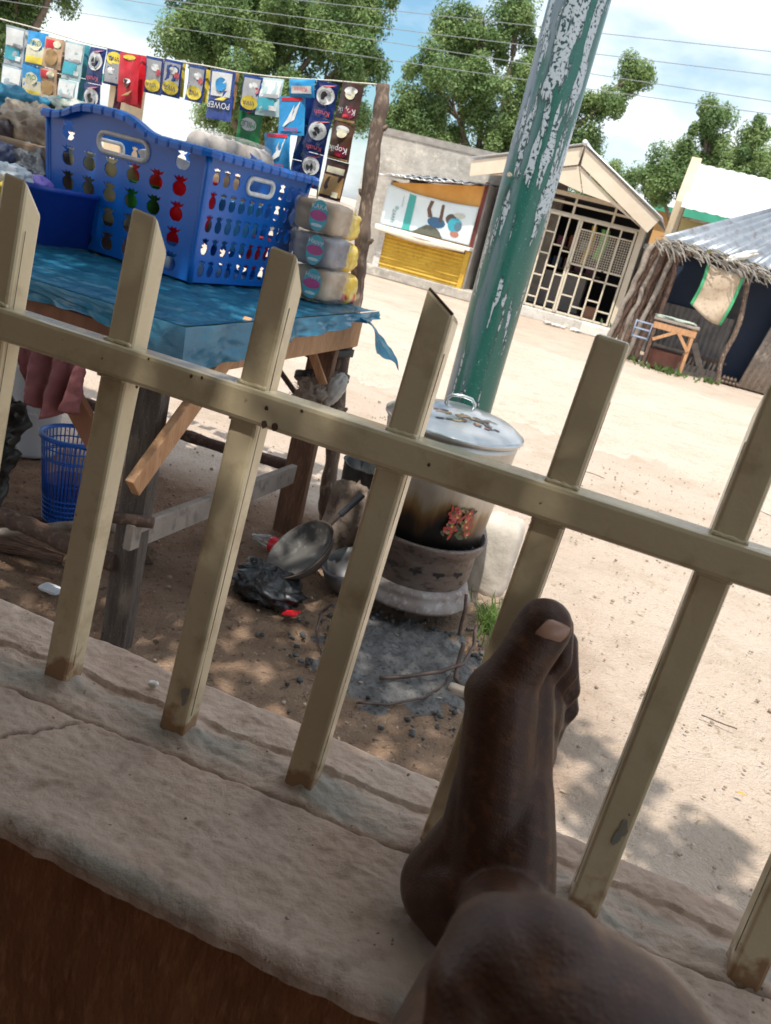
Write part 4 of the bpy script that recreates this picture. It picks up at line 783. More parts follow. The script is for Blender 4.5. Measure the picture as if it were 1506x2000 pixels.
# loose rods bent on the ground before it
def rod(px_list, label, r_=.0065, m_=ironm, z=.01, cat='rod', name='bent_rod', zs=None):
    pts = [PZ(x, y, z if not zs else zs[i]) for i, (x, y) in enumerate(px_list)]; o_ = MB().tube(wob(pts, .004, 12, px_list[0][0], 5), r_, 8).build(name, m_); return tag(o_, label, cat, 'iron rods and wires by the stove')
rod([(740, 1322), (800, 1322), (860, 1312), (905, 1296), (925, 1262), (930, 1225)], 'rusty iron rod crossing the ash towards the right stove leg', zs=[.02, .03, .05, .06, .08, .10])
rod([(650, 1178), (628, 1195), (618, 1230), (625, 1265), (640, 1290)], 'thin iron rod curled on the soil beside the ash', .005, zs=[.10, .05, .02, .012, .012])
rod([(700, 1372), (760, 1376), (830, 1362), (870, 1335), (880, 1318)], 'thin wire loop lying along the edge of the ash', .004, zs=[.008] * 5)
rod([(905, 1260), (893, 1300), (888, 1325), (900, 1340), (918, 1344)], 'short bent rod end with a hooked foot by the toes', .008, zs=[.11, .05, .02, .012, .012])
tag(rbox(PZ(905, 1352, .012), A, UP, Bv, .10, .028, .035, 83, .1, 5).build('wood_chunk', mat('paledust', (.45, .36, .29), .9, c2=(.36, .27, .2), sc=9)), 'pale chunk of wood lying under the hooked rod', 'wood')
# pot
pot = thing('cooking_pot', WC, 'tall lidded aluminium cooking pot with sooty base and flower print', 'pot')
pz0 = z0 + WH - .045; pz1 = lidc.z - .015; PR0, PR1 = .205, .242
axd = (Vector((lidc.x, lidc.y, pz1)) - Vector((WC.x, WC.y, pz0))).normalized(); pbase = Vector((WC.x, WC.y, pz0)); PH = (pz1 - pz0) / axd.z
def pot_mat():
    m = mat('pot_aluminium', (.48, .465, .44), .34, .85, c2=(.38, .365, .34), sc=6, bump=.0008, bsc=40, stretch=(1, 1, .15))
    N = m.node_tree.nodes; Lk = m.node_tree.links.new; bs = N['Principled BSDF']; src = bs.inputs['Base Color'].links[0].from_socket
    tc = N.new('ShaderNodeTexCoord'); sx = N.new('ShaderNodeSeparateXYZ'); Lk(tc.outputs['Object'], sx.inputs[0]); mpn = N.new('ShaderNodeMapping'); mpn.inputs['Scale'].default_value = (1, 1, .12); Lk(tc.outputs['Object'], mpn.inputs[0])
    nz_ = N.new('ShaderNodeTexNoise'); nz_.inputs['Scale'].default_value = 16; nz_.inputs['Detail'].default_value = 6; Lk(mpn.outputs[0], nz_.inputs[0]); n2 = N.new('ShaderNodeTexNoise'); n2.inputs['Scale'].default_value = 3.5; Lk(tc.outputs['Object'], n2.inputs[0])
    m1 = N.new('ShaderNodeMath'); m1.operation = 'MULTIPLY_ADD'; Lk(nz_.outputs['Fac'], m1.inputs[0]); m1.inputs[1].default_value = -.13; Lk(sx.outputs['Z'], m1.inputs[2]); m2 = N.new('ShaderNodeMath'); m2.operation = 'MULTIPLY_ADD'; Lk(n2.outputs['Fac'], m2.inputs[0]); m2.inputs[1].default_value = -.22; Lk(m1.outputs[0], m2.inputs[2])
    cr_ = N.new('ShaderNodeValToRGB'); mr = N.new('ShaderNodeMapRange'); mr.inputs[1].default_value = pz0 - .19; mr.inputs[2].default_value = pz0 + .11; Lk(m2.outputs[0], mr.inputs[0]); Lk(mr.outputs[0], cr_.inputs[0])
    e = cr_.color_ramp.elements; e[0].position = .30; e[0].color = (.012, .012, .013, 1); e[1].position = .86; e[1].color = (1, 1, 1, 1)
    for p, c_ in ((.42, (.03, .027, .025, 1)), (.50, (.20, .095, .035, 1)), (.60, (.48, .32, .16, 1)), (.70, (.86, .80, .70, 1))): el = e.new(p); el.color = c_
    x = N.new('ShaderNodeMix'); x.data_type = 'RGBA'; x.blend_type = 'MULTIPLY'; x.inputs['Factor'].default_value = 1; Lk(src, x.inputs['A']); Lk(cr_.outputs[0], x.inputs['B']); Lk(x.outputs['Result'], bs.inputs['Base Color'])
    mm_ = N.new('ShaderNodeMapRange'); Lk(mr.outputs[0], mm_.inputs[0]); mm_.inputs[1].default_value = .42; mm_.inputs[2].default_value = .8; mm_.inputs[3].default_value = .1; mm_.inputs[4].default_value = .75; Lk(mm_.outputs[0], bs.inputs['Metallic'])
    return m
pm_ = pot_mat()
MB().lathe([(0, 0), (PR0 * .93, 0), (PR0, .015), (PR0 + (PR1 - PR0) * .6, PH * .6), (PR1, PH * .93), (PR1 * 1.005, PH * .935), (PR1, PH * .94), (PR1 * 1.0, PH), (PR1 * .97, PH)], pbase, 64, axd).build('body', pm_, pot)
lt_ = pbase + axd * PH; LR = .256
lidm = mat('lid_aluminium', (.52, .54, .55), .28, .8, c2=(.42, .44, .45), sc=5, bump=.0006, bsc=30)
lido = MB().lathe([(PR1 * .95, -.012), (LR * .97, -.010), (LR, .000), (LR * 1.0, .010), (LR * .955, .015), (LR * .93, .022), (LR * .80, .040), (LR * .52, .056), (LR * .34, .060), (LR * .30, .068), (LR * .10, .070), (0, .070)], lt_, 64, axd).build('lid', lidm, pot)
hd = (CX - axd * CX.dot(axd)).normalized(); hc = lt_ + axd * .066
MB().tube([hc - hd * .050, hc - hd * .052 + axd * .022, hc - hd * .036 + axd * .038, hc + axd * .043, hc + hd * .036 + axd * .038, hc + hd * .052 + axd * .022, hc + hd * .050], .0065, 10).build('lid_handle', lidm, lido)
for s_ in (-1, 1):                                     # side handles
    sdv = Vector((math.cos(ca + s_ * 1.5), math.sin(ca + s_ * 1.5), 0)); tv = Vector((-sdv.y, sdv.x, 0)); c = pbase + axd * PH * .62 + sdv * .222
    MB().tube([c - tv * .05, c - tv * .048 + sdv * .035, c + tv * .048 + sdv * .035, c + tv * .05], .006, 8).build('side_handle', lidm, pot)
rk = random.Random(5)
spec_ = [(x * .85 + rk.uniform(-.006, .006), y, a_, b_, r_, c_) for x, y, a_, b_, r_, c_ in bouquet(34, .062, .06, 8)]
spec_ = [(x, y, a_, b_, r_, (.36, .04, .025) if k % 4 == 0 else ((.30, .19, .06) if k % 5 == 1 else (.05, .07, .03) if k % 5 == 2 else c_)) for k, (x, y, a_, b_, r_, c_) in enumerate(spec_)]
pr_ = PP(905, 1025, WC + Vector((math.cos(ca), math.sin(ca), 0)) * .2, Vector((math.cos(ca), math.sin(ca), 0))); zf = pr_.z; fz_ = (zf - pz0) / PH; rad_ = PR0 + (PR1 - PR0) * fz_; axc = pbase + axd * (zf - pz0)
flowers((ca + .50, zf), Vector((axc.x, axc.y, 0)), rad_ + .010, spec_, pot)
# fruit print on the lid
mats = []; fm = MB()
for k, (x, y, a_, b_, r_, c_) in enumerate(bouquet(22, .05, .10, 12)):
    cm = colm([(.20, .07, .04), (.05, .06, .05), (.30, .22, .13), (.10, .11, .06), (.06, .045, .05)][k % 5], .4)
    if cm not in mats: mats.append(cm)
    fm.m = mats.index(cm); P_ = []; tv = hd; uv = axd.cross(hd); yy = y + .0
    for j in range(10):
        t_ = 2 * math.pi * j / 10; px_ = .02 + y * 1.1 + math.cos(t_) * a_ * 1.0; py_ = -.115 + x * .9 + math.sin(t_) * b_ * 1.1; rr_ = math.hypot(px_, py_) / LR
        P_.append(lt_ + tv * px_ + uv * py_ + axd * (np.interp(rr_, [0, .30, .34, .52, .80, .93], [.07, .068, .060, .056, .040, .022]) + .0022))
    fm.add(P_, [tuple(range(10))])
fm.build('fruit_print', mats, lido)
cb = MB(); rc = random.Random(31)
for k in range(170):
    t_ = rc.uniform(0, 6.28); r_ = .30 + abs(rc.gauss(0, .10)) - .06; p = ac + A * math.cos(t_) * r_ * 1.05 + Bv * math.sin(t_) * r_ * 1.2; s_ = rc.uniform(.003, .010); q = k * 1.9
    cb.ell((p.x, p.y, .001), A * s_ * 1.3, Bv * s_, UP * s_ * .8, 6, lambda d: 1 + .6 * n3((d[0] * 2 + q, d[1] * 2, d[2] * 2)))
tag(cb.build('charcoal_bits', MC['coal']), 'charcoal crumbs strewn round the ash heap', 'charcoal', kind='stuff')
# stones and blocks beside the stove
rockm = mat('rock', (.20, .15, .12), .92, c2=(.30, .24, .20), sc=7, c3=(.10, .075, .06), bump=.012, bsc=18); palem = mat('pale_block', (.52, .47, .41), .9, c2=(.42, .37, .32), sc=6, bump=.006)
c = PZ(662, 1120); tag(rbox(Vector((c.x, c.y + .10, .17)), A, UP, Bv, .20, .40, .22, 91, .16, 4).build('rock_block', rockm), 'rough brown stone block standing behind the frying pan', 'stone')
c = PZ(688, 1160); tag(MB().lathe([(0, .0), (.07, .005), (.105, .07), (.11, .13), (.10, .135), (.10, .08), (.06, .02), (0, .015)], (c.x, c.y + .04, 0), 28, Vector((-.3, -.25, 1))).build('grey_bowl', mat('greytin', (.25, .25, .26), .45, .6, c2=(.16, .16, .17), sc=6)), 'dented grey metal bowl leaning beside the stove', 'bowl')
c = PY(712, 1030, 3.30); tag(MB().lathe([(0, 0), (.09, 0), (.12, .05), (.125, .15), (.13, .16), (.118, .155), (.11, .05), (0, .02)], Vector((c.x - .02, c.y, .27)), 28).build('black_pot', mat('blackpot', (.02, .021, .024), .5, .5, c2=(.05, .05, .05), sc=9)), 'small blackened pot behind the tall aluminium pot', 'pot')
tag(rbox(Vector((c.x - .02, c.y, .13)), A, UP, Bv, .28, .28, .26, 95, .12, 4).build('rock_block', rockm), 'squat brown stone carrying the small blackened pot', 'stone')
c = PZ(960, 1175); tag(rbox(Vector((c.x - .02, c.y + .17, .14)), A, UP, Bv, .18, .36, .2, 97, .06, 6).build('concrete_block', palem), 'pale concrete block standing behind the wheel stove', 'block')
# grass tuft
gr = MB(); gc = PZ(955, 1225)
for k in range(190):
    a_ = random.uniform(0, 6.28); r_ = abs(random.gauss(0, .05)); p = Vector((gc.x + math.cos(a_) * r_ * .8, gc.y + math.sin(a_) * r_ * 1.6, -.008)); h = random.uniform(.05, .13); l = Vector((random.gauss(0, .45), random.gauss(0, .45), 1)).normalized(); w = l.cross(Vector((random.uniform(-1, 1), random.uniform(-1, 1), 0))).normalized() * .0035
    q = p + l * h * .6; e = q + (l + Vector((random.gauss(0, .5), random.gauss(0, .5), -.15))) * h * .4; gr.add([p - w, p + w, q + w * .8, q - w * .8, e], [(0, 1, 2, 3), (3, 2, 4)])
tag(gr.build('grass_tuft', mat('grass', (.14, .24, .05), .6, c2=(.20, .30, .08), sc=30, transl=.35)), 'fresh green grass growing beside the wheel stove', 'grass', kind='stuff')
# frying pan leaning on the stone
pan = thing('frying_pan', PZ(560, 1130), 'soot-blackened frying pan with straight handle leaning on the stone', 'pan')
pc = PD(585, 1072, 3.13); pax = (CAM - pc).normalized(); pax = (pax * .55 + (CY * .80 - CX * .60) * .84).normalized()
panm = mat('pan_metal', (.10, .095, .09), .65, .2, c2=(.05, .046, .044), sc=7, c3=(.20, .20, .19), bump=.002); pano = mat('pan_outer', (.055, .04, .034), .8, c2=(.11, .08, .065), sc=9, bump=.004)
MB().lathe([(.095, -.050), (.128, -.018), (.140, .0), (.146, .002), (.146, -.002), (.134, -.024), (.10, -.058), (0, -.062)], pc, 40, pax).build('bowl_outside', pano, pan)
MB().lathe([(0, -.048), (.09, -.048), (.127, -.016), (.140, .002)], pc, 40, pax).build('cooking_surface', panm, pan)
h1 = PD(690, 942, (pc - CAM).dot(CF) + .02); hd_ = (h1 - pc); hd_ = (hd_ - pax * hd_.dot(pax)).normalized()
MB().beam(pc + hd_ * .138 - pax * .005, pc + hd_ * .20 + pax * .0, pax.cross(hd_), .016, .012).build('handle_root', pano, pan, bevel=.002)
MB().beam(pc + hd_ * .195, pc + hd_ * .315 + pax * .004, pax.cross(hd_), .030, .014).build('handle', mat('bakelite', (.018, .019, .022), .4), pan, bevel=.004)
# bottle
b0 = PZ(548, 1070, .035); b1 = PZ(470, 1036, .03); bd = (b1 - b0).normalized(); bt = thing('drink_bottle', b0, 'empty clear plastic drink bottle with red label lying on the soil', 'bottle')
glass = mat('pet', (.80, .84, .86), .08, trans=.85, spec=.6, alpha=.75)
MB().lathe([(0, -.10), (.028, -.10), (.033, -.09), (.033, .05), (.031, .07), (.022, .105), (.0135, .125), (.0125, .14), (0, .14)], b0, 28, bd).build('shell', glass, bt)
MB().lathe([(.0337, -.025), (.0337, .045)], b0, 28, bd).build('label_band', mat('redlabel', (.62, .02, .03), .35, c2=(.75, .10, .10), sc=18, w=(.5, .75)), bt); MB().lathe([(.0339, -.09), (.0339, -.028)], b0, 28, bd).build('base_band', mat('orangelabel', (.62, .26, .10), .35), bt)
text('Cola', b0 + bd * .01 + (CAM - b0).normalized() * .036, -bd, (CAM - b0).normalized().cross(bd), .034, colm(WHITE), bt)
# black bag, red wrapper, scraps
c = PZ(518, 1172); bagk = mat('black_plastic', (.006, .0065, .008), .14, c2=(.010, .011, .014), sc=9, bump=.010, bsc=24, spec=.7)
mb = rbox(Vector((c.x, c.y + .02, .045)), A, UP, Bv, .26, .12, .20, 101, .28, 2.2); mb.ell(Vector((c.x - .05, c.y + .06, .07)), A * .06, Bv * .05, UP * .05, 24, lambda d: 1 + .4 * fbm((d[0] * 3, d[1] * 3, d[2] * 3 + 4), 3)); tag(mb.build('black_bag', bagk), 'crumpled shiny black plastic bag dumped by the frying pan', 'bag')
c = PZ(568, 1200, .012)
tag(MB().grid(lambda u, v: c + A * ((u - .5) * .055) + Bv * ((v - .5) * .05) + UP * (.01 * fbm((u * 3, v * 3, 1)) + .012 * u), 8, 8).build('red_wrapper', colm((.62, .02, .03)), None, solid=.001), 'small shiny red wrapper lying beside the black bag', 'wrapper')
c = PZ(575, 1132, .06)
tag(MB().grid(lambda u, v: c + A * ((u - .5) * .06) + Bv * ((v - .5) * .03) + UP * (.02 * fbm((u * 3, v * 3, 4)) + .02 * u), 8, 8).build('blue_wrapper', colm((.03, .10, .42)), None, solid=.001), 'scrap of blue wrapper on top of the black bag', 'wrapper')
c = PZ(302, 922, .01); tag(MB().grid(lambda u, v: c + A * ((u - .5) * .05) + Bv * ((v - .5) * .03) + UP * (.012 * fbm((u * 3, v * 3, 8))), 6, 6).build('blue_wrapper', colm((.04, .25, .60)), None, solid=.001), 'tiny bright blue wrapper on the sand under the stall', 'wrapper')
c = PZ(285, 1085, .03); tag(rbox(c, A, UP, Bv, .07, .06, .05, 111, .4, 2).build('dry_husk', mat('husk', (.13, .085, .06), .95, c2=(.22, .15, .1), sc=30, bump=.006)), 'dry brown husk lying by the stall leg', 'husk')
# ================================================================== GREEN POLE
po_ = Vector((.252, 3.95, 0)); pole = thing('utility_pole', po_, 'thick green painted steel pole with flaking white paint beside the road', 'pole')
def pole_mat():
    m = bpy.data.materials.new('green_paint'); m.use_nodes = True; t = m.node_tree; N = t.nodes; Lk = t.links.new; bs = N['Principled BSDF']; bs.inputs['Roughness'].default_value = .38; bs.inputs['Coat Weight'].default_value = .3
    tc = N.new('ShaderNodeTexCoord'); mpn = N.new('ShaderNodeMapping'); mpn.inputs['Scale'].default_value = (1, 1, .13); Lk(tc.outputs['Object'], mpn.inputs[0])
    def nn(s, d, v=mpn.outputs[0], ro=.55): n = N.new('ShaderNodeTexNoise'); n.inputs['Scale'].default_value = s; n.inputs['Detail'].default_value = d; n.inputs['Roughness'].default_value = ro; Lk(v, n.inputs[0]); return n.outputs['Fac']
    def mr(s, a_, b_, c_=0, d_=1): r_ = N.new('ShaderNodeMapRange'); r_.inputs[1].default_value = a_; r_.inputs[2].default_value = b_; r_.inputs[3].default_value = c_; r_.inputs[4].default_value = d_; Lk(s, r_.inputs[0]); return r_.outputs[0]
    def ma(o_, a_, b_):
        x = N.new('ShaderNodeMath'); x.operation = o_
        for i, q in enumerate((a_, b_)):
            if isinstance(q, (int, float)): x.inputs[i].default_value = q
            else: Lk(q, x.inputs[i])
        return x.outputs[0]
    def mi(f, a_, b_):
        x = N.new('ShaderNodeMix'); x.data_type = 'RGBA'; Lk(f, x.inputs['Factor'])
        for i, q in (('A', a_), ('B', b_)):
            if isinstance(q, tuple): x.inputs[i].default_value = (*q, 1)
            else: Lk(q, x.inputs[i])
        return x.outputs['Result']
    sx = N.new('ShaderNodeSeparateXYZ'); Lk(tc.outputs['Object'], sx.inputs[0])
    hgt = mr(sx.outputs['Z'], .6, 1.75, -.10, .035)           # more flaking higher up the pole
    flake = mr(ma('ADD', nn(26, 8, ro=.62), hgt), .545, .56); edge = mr(ma('ADD', nn(26, 8, ro=.62), hgt), .515, .545)
    thin = mr(nn(70, 5, tc.outputs['Object']), .42, .47)
    left = mr(sx.outputs['X'], .16, .235, 1, 0); greyp = ma('MULTIPLY', mr(ma('ADD', nn(9, 5), hgt), .42, .50), left)
    grn = mi(nn(4, 5), (.004, .062, .052), (.008, .095, .075)); grn = mi(ma('MULTIPLY', mr(nn(120, 2, tc.outputs['Object']), .66, .7), 1), grn, (.08, .20, .17))
    c_ = mi(greyp, grn, (.12, .15, .19)); c_ = mi(edge, c_, (.004, .03, .03)); c_ = mi(ma('MULTIPLY', flake, thin), c_, (.30, .345, .39))
    Lk(c_, bs.inputs['Base Color']); bp = N.new('ShaderNodeBump'); bp.inputs['Distance'].default_value = .002; Lk(flake, bp.inputs['Height']); Lk(bp.outputs[0], bs.inputs['Normal']); return m
MB().lathe([(.114, -.1), (.115, .8), (.120, 1.6), (.124, 2.6), (.124, 6.5), (0, 6.5)], po_, 48).build('shaft', pole_mat(), pole)
c = PY(995, 341, 3.83); MB().lathe([(0, .008), (.009, .008), (.010, .006), (.010, -.02)], c, 6, -Bv, smooth=False).build('bolt', plain('boltpaint', (.42, .36, .28), .6), pole)
# ================================================================== STREET BUILDINGS
def corr(mb, P0, du, dv, n, amp, m=2, nrm=None):          # corrugated sheet: ridges run along dv
    du, dv = Vector(du), Vector(dv); nrm = nrm or du.cross(dv).normalized(); N_ = n * 6
    mb.grid(lambda u, v: Vector(P0) + du * u + dv * v + nrm * (amp * math.sin(u * n * 2 * math.pi)), N_, m); return mb
creamw = mat('cream_paint_timber', (.60, .50, .38), .7, c2=(.66, .57, .45), sc=6, spots=((.36, .27, .2), 30, .67)); barm = mat('gate_cream', (.60, .52, .40), .6, c2=(.66, .58, .46), sc=8)
concm = mat('stained_concrete', (.46, .42, .37), .92, c2=(.30, .27, .24), sc=2.2, c3=(.56, .50, .42), bump=.02, bsc=9); dirtyw = mat('dirty_white', (.62, .59, .55), .85, c2=(.48, .44, .40), sc=4, c3=(.35, .31, .27), bump=.01)
zinc = mat('zinc_white', (.70, .72, .74), .42, .25, c2=(.60, .62, .64), sc=2.5); zincg = mat('zinc_grey', (.20, .225, .26), .45, .4, c2=(.28, .30, .335), sc=1.8, c3=(.15, .13, .125)); rustz = mat('dark_zinc', (.12, .115, .115), .6, .3, c2=(.20, .185, .175), sc=5, bump=.004)
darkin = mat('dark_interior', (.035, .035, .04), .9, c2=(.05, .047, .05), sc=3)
# ---- yellow kiosk with poster
KO = Vector((.707, 18.29, 0))
def Kp(u, d, z): return KO + A * u + Bv * d + UP * z
kk = thing('yellow_kiosk', Kp(-1.3, .5, 0), 'yellow corrugated kiosk with white sill and zinc roof', 'kiosk')
MB().box(Kp(-1.25, .42, .09), A * 1.3, Bv * .62, UP * .10).build('plinth', concm, kk, bevel=.02)
yelm = mat('yellow_corrugated', (.52, .31, .025), .6, c2=(.60, .38, .04), sc=3, c3=(.40, .22, .02))
corr(MB(), Kp(-2.22, -.02, .20), UP * .68, A * 1.80, 9, .014, 2).build('front_panel', yelm, kk)
MB().box(Kp(-2.29, .0, .55), A * .07, Bv * .05, UP * .36).build('corner_post', dirtyw, kk); MB().box(Kp(-.38, .0, .55), A * .05, Bv * .05, UP * .40).build('corner_post', yelm, kk)
MB().box(Kp(-1.36, -.10, 1.00), A * 1.05, Bv * .17, UP * .035).build('sill', mat('white_board', (.74, .73, .70), .6, c2=(.64, .62, .58), sc=5), kk, bevel=.008)
MB().grid(lambda u, v: Kp(-2.40 + 2.0 * u, -.27 - .02 * math.sin(u * 9), .97 - v * (.06 + .05 * math.sin(u * 3.1) ** 2)), 24, 2).build('sill_edge', creamw, kk, solid=.01)
MB().add([Kp(-2.38, .06, .98), Kp(-.34, .06, .98), Kp(-.34, .06, 2.26), Kp(-2.38, .06, 1.90)], [(0, 1, 2, 3)]).build('upper_panel', mat('orange_board', (.60, .28, .05), .6, c2=(.66, .34, .08), sc=4), kk)
MB().box(Kp(-.36, .06, 1.65), A * .035, Bv * .04, UP * .68).build('corner_post', mat('dark_red', (.16, .02, .02), .6, c2=(.10, .02, .02), sc=6), kk)
MB().box(Kp(-.31, .6, 1.2), A * .02, Bv * .55, UP * 1.1).build('side_wall', mat('grey_board', (.30, .28, .27), .8, c2=(.22, .21, .20), sc=4), kk); MB().box(Kp(-2.36, .6, 1.0), A * .02, Bv * .55, UP * .95).build('side_wall', MC['grey_board'], kk); MB().box(Kp(-1.33, 1.12, 1.1), A * 1.0, Bv * .02, UP * 1.0).build('back_panel', MC['grey_board'], kk)
for k, (u0, u1, z0_, z1_, d0) in enumerate(((-2.62, -.55, 1.97, 2.26, -.35), (-1.9, -.25, 2.08, 2.34, -.30), (-2.3, -1.0, 2.00, 2.20, -.42))):
    mb = MB(); mb.grid(lambda u, v: Kp(u0 + (u1 - u0) * u, d0 + 1.5 * v, z0_ + (z1_ - z0_) * u * .9 + .06 * v + .014 * math.sin(u * 60) + .03 * math.sin(u * 4 + k) * (1 - v)), 120, 4); mb.build('roof_sheet', zinc if k != 1 else zincg, kk, solid=.006)
# poster on the kiosk front
ps = thing('poster', Kp(-1.4, .0, 1.04), 'sagging white poster with teal band and reclining figure on the yellow kiosk', 'poster')
def psp(u, v, lift=0):
    x = -2.40 + 2.0 * u; zt = 1.86 + .06 * u - .34 * max(0, u - .5) * .5 - .10 * math.sin(u * math.pi) * (1 if v > .6 else v); zb = 1.05 + .02 * u
    return Kp(x, .028 - .03 * math.sin(u * 7 + v * 3) * .6 - .012 - lift - .03, zb + (zt - zb) * v)
MB().grid(psp, 30, 14).build('sheet', mat('poster_white', (.66, .73, .75), .45, c2=(.60, .67, .70), sc=3), ps, solid=.004)
def blob(pts_, c_, lift, nm='printed_shape'):
    n_ = len(pts_); cx = sum(p[0] for p in pts_) / n_; cy = sum(p[1] for p in pts_) / n_
    MB().add([psp(cx, cy, lift)] + [psp(x, y, lift) for x, y in pts_], [(0, i + 1, (i + 1) % n_ + 1) for i in range(n_)]).build(nm, colm(c_, .5), ps)
def oval(cx, cy, a_, b_, rot=0): return [(cx + math.cos(t_) * a_ * math.cos(rot) - math.sin(t_) * b_ * math.sin(rot) * .4, cy + (math.cos(t_) * a_ * math.sin(rot) * 2.4 + math.sin(t_) * b_ * math.cos(rot))) for t_ in np.linspace(0, 6.283, 17)[:-1]]
blob([(.25, 0), (.335, 0), (.325, .95), (.25, .95)], (.05, .36, .33), .006)
blob([(.37, .0), (.42, .10), (.50, .24), (.58, .26), (.66, .14), (.70, .0)], (.10, .10, .07), .007); blob(oval(.60, .36, .10, .14), (.03, .12, .24), .008)
blob([(.49, .93), (.53, .93), (.51, .70), (.55, .46), (.50, .44), (.47, .68)], (.12, .06, .04), .009); blob([(.62, .90), (.65, .90), (.66, .40), (.62, .40)], (.12, .06, .04), .009)
blob(oval(.75, .55, .06, .16), (.10, .06, .05), .010); blob(oval(.80, .42, .075, .20), (.03, .32, .42), .011); blob(oval(.84, .40, .04, .12), (.08, .16, .22), .012); blob(oval(.82, .18, .05, .08), (.42, .17, .12), .012); blob(oval(.83, .70, .06, .07), (.50, .52, .45), .011)
text('ZAREE', psp(.13, .25, .02), -UP, A, .10, colm((.06, .16, .16)), ps); text('hassle free', psp(.20, .70, .02), -UP, A, .05, colm((.3, .35, .35)), ps); blob(oval(.15, .48, .022, .05), (.35, .50, .50), .008)
# ---- concrete wall behind
cw = thing('concrete_wall', Kp(-1.4, 1.45, 0), 'tall stained grey concrete wall behind the yellow kiosk', 'wall')
def cwp(u, v): return Kp(-3.6 + 4.6 * u, 1.42 - .01 * fbm((u * 20, v * 10, 2)), v * (3.05 - .12 * u))
MB().box(Kp(-1.3, 1.6, 1.46), A * 2.3, Bv * .12, UP * 1.46).build('wall_body', concm, cw); MB().box(Kp(-1.3, 1.6, 2.95), A * 2.32, Bv * .14, UP * .07).build('coping', mat('mould_grey', (.22, .20, .18), .95, c2=(.32, .29, .26), sc=6), cw)
# ---- gabled shop with gate
HO = Vector((1.66, 18.3, 0))
def Hp(u, d, z): return HO + A * u + Bv * d + UP * z
shop = thing('gabled_shop', Hp(.5, 1, 0), 'cream gabled shop with dark interior behind a barred gate', 'shop')
MB().box(Hp(.75, .55, .09), A * 1.22, Bv * .75, UP * .105).build('plinth', dirtyw, shop, bevel=.015); MB().box(Hp(1.66, -.36, .10), A * .28, Bv * .16, UP * .11).build('step_block', mat('white_block', (.72, .70, .66), .85, c2=(.62, .59, .54), sc=5), shop, bevel=.02)
MB().box(Hp(-.55, .05, 1.25), A * .40, Bv * .08, UP * 1.25).build('front_wall', creamw, shop); MB().box(Hp(1.93, .06, 1.25), A * .06, Bv * .09, UP * 1.12).build('door_jamb', creamw, shop)
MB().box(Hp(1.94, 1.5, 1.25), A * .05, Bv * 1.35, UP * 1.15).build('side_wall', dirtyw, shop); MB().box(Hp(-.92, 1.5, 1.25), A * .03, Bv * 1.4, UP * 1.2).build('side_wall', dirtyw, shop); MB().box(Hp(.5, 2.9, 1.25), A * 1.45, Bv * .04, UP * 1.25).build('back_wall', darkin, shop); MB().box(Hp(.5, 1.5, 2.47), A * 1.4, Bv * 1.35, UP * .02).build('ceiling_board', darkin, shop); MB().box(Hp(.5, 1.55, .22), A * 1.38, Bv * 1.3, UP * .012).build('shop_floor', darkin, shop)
pk_, eL, eR = (.46, 3.36), (-1.62, 2.68), (2.24, 2.40)
def roofpl(e, name):
    mb = MB(); p0 = Hp(e[0], -.75, e[1]); p1 = Hp(pk_[0], -.75, pk_[1]); corr(mb, p0, Bv * 4.2, p1 - p0, 16, .02, 3).build(name, zinc, shop, solid=.006)
roofpl(eL, 'roof_slope'); roofpl(eR, 'roof_slope')
def gpoly(pts_, d, name, m_, th=.03): 
    mb = MB(); n_ = len(pts_); mb.add([Hp(u, d, z) for u, z in pts_] + [Hp(u, d + th, z) for u, z in pts_], [tuple(range(n_)), tuple(range(2 * n_ - 1, n_ - 1, -1))] + [(i, n_ + i, n_ + (i + 1) % n_, (i + 1) % n_) for i in range(n_)]); mb.build(name, m_, shop)
boardm = mat('gable_board', (.58, .48, .37), .75, c2=(.64, .54, .43), sc=3, bump=.004)
gpoly([(-1.60, 2.62), (-1.56, 2.34), (.44, 2.98), (.46, 3.30)], -.70, 'barge_board', boardm); gpoly([(.48, 3.30), (.50, 2.98), (2.06, 2.10), (2.20, 2.36)], -.70, 'barge_board', boardm)
gpoly([(-1.2, 2.44), (-.1, 2.66), (.66, 2.52), (.45, 2.96)], -.66, 'gable_panel', boardm); gpoly([(.47, 2.96), (.68, 2.52), (1.25, 2.46), (2.0, 2.12)], -.66, 'gable_panel', boardm)
MB().tube([Hp(pk_[0], -.8, pk_[1] + .01), Hp(pk_[0], 3.4, pk_[1] + .01)], .05, 8).build('ridge_cap', zinc, shop)
gpoly([(-.16, 2.44), (1.9, 2.44), (1.9, 2.52), (-.16, 2.52)], .0, 'lintel', creamw, .08)
for z in (2.12, 2.32): MB().box(Hp(.86, .03, z), A * 1.02, Bv * .025, UP * .022).build('transom_bar', barm, shop)
for u in (-.12, .52, 1.32): MB().box(Hp(u, .02, 2.28), A * .022, Bv * .022, UP * .20).build('transom_post', barm, shop)
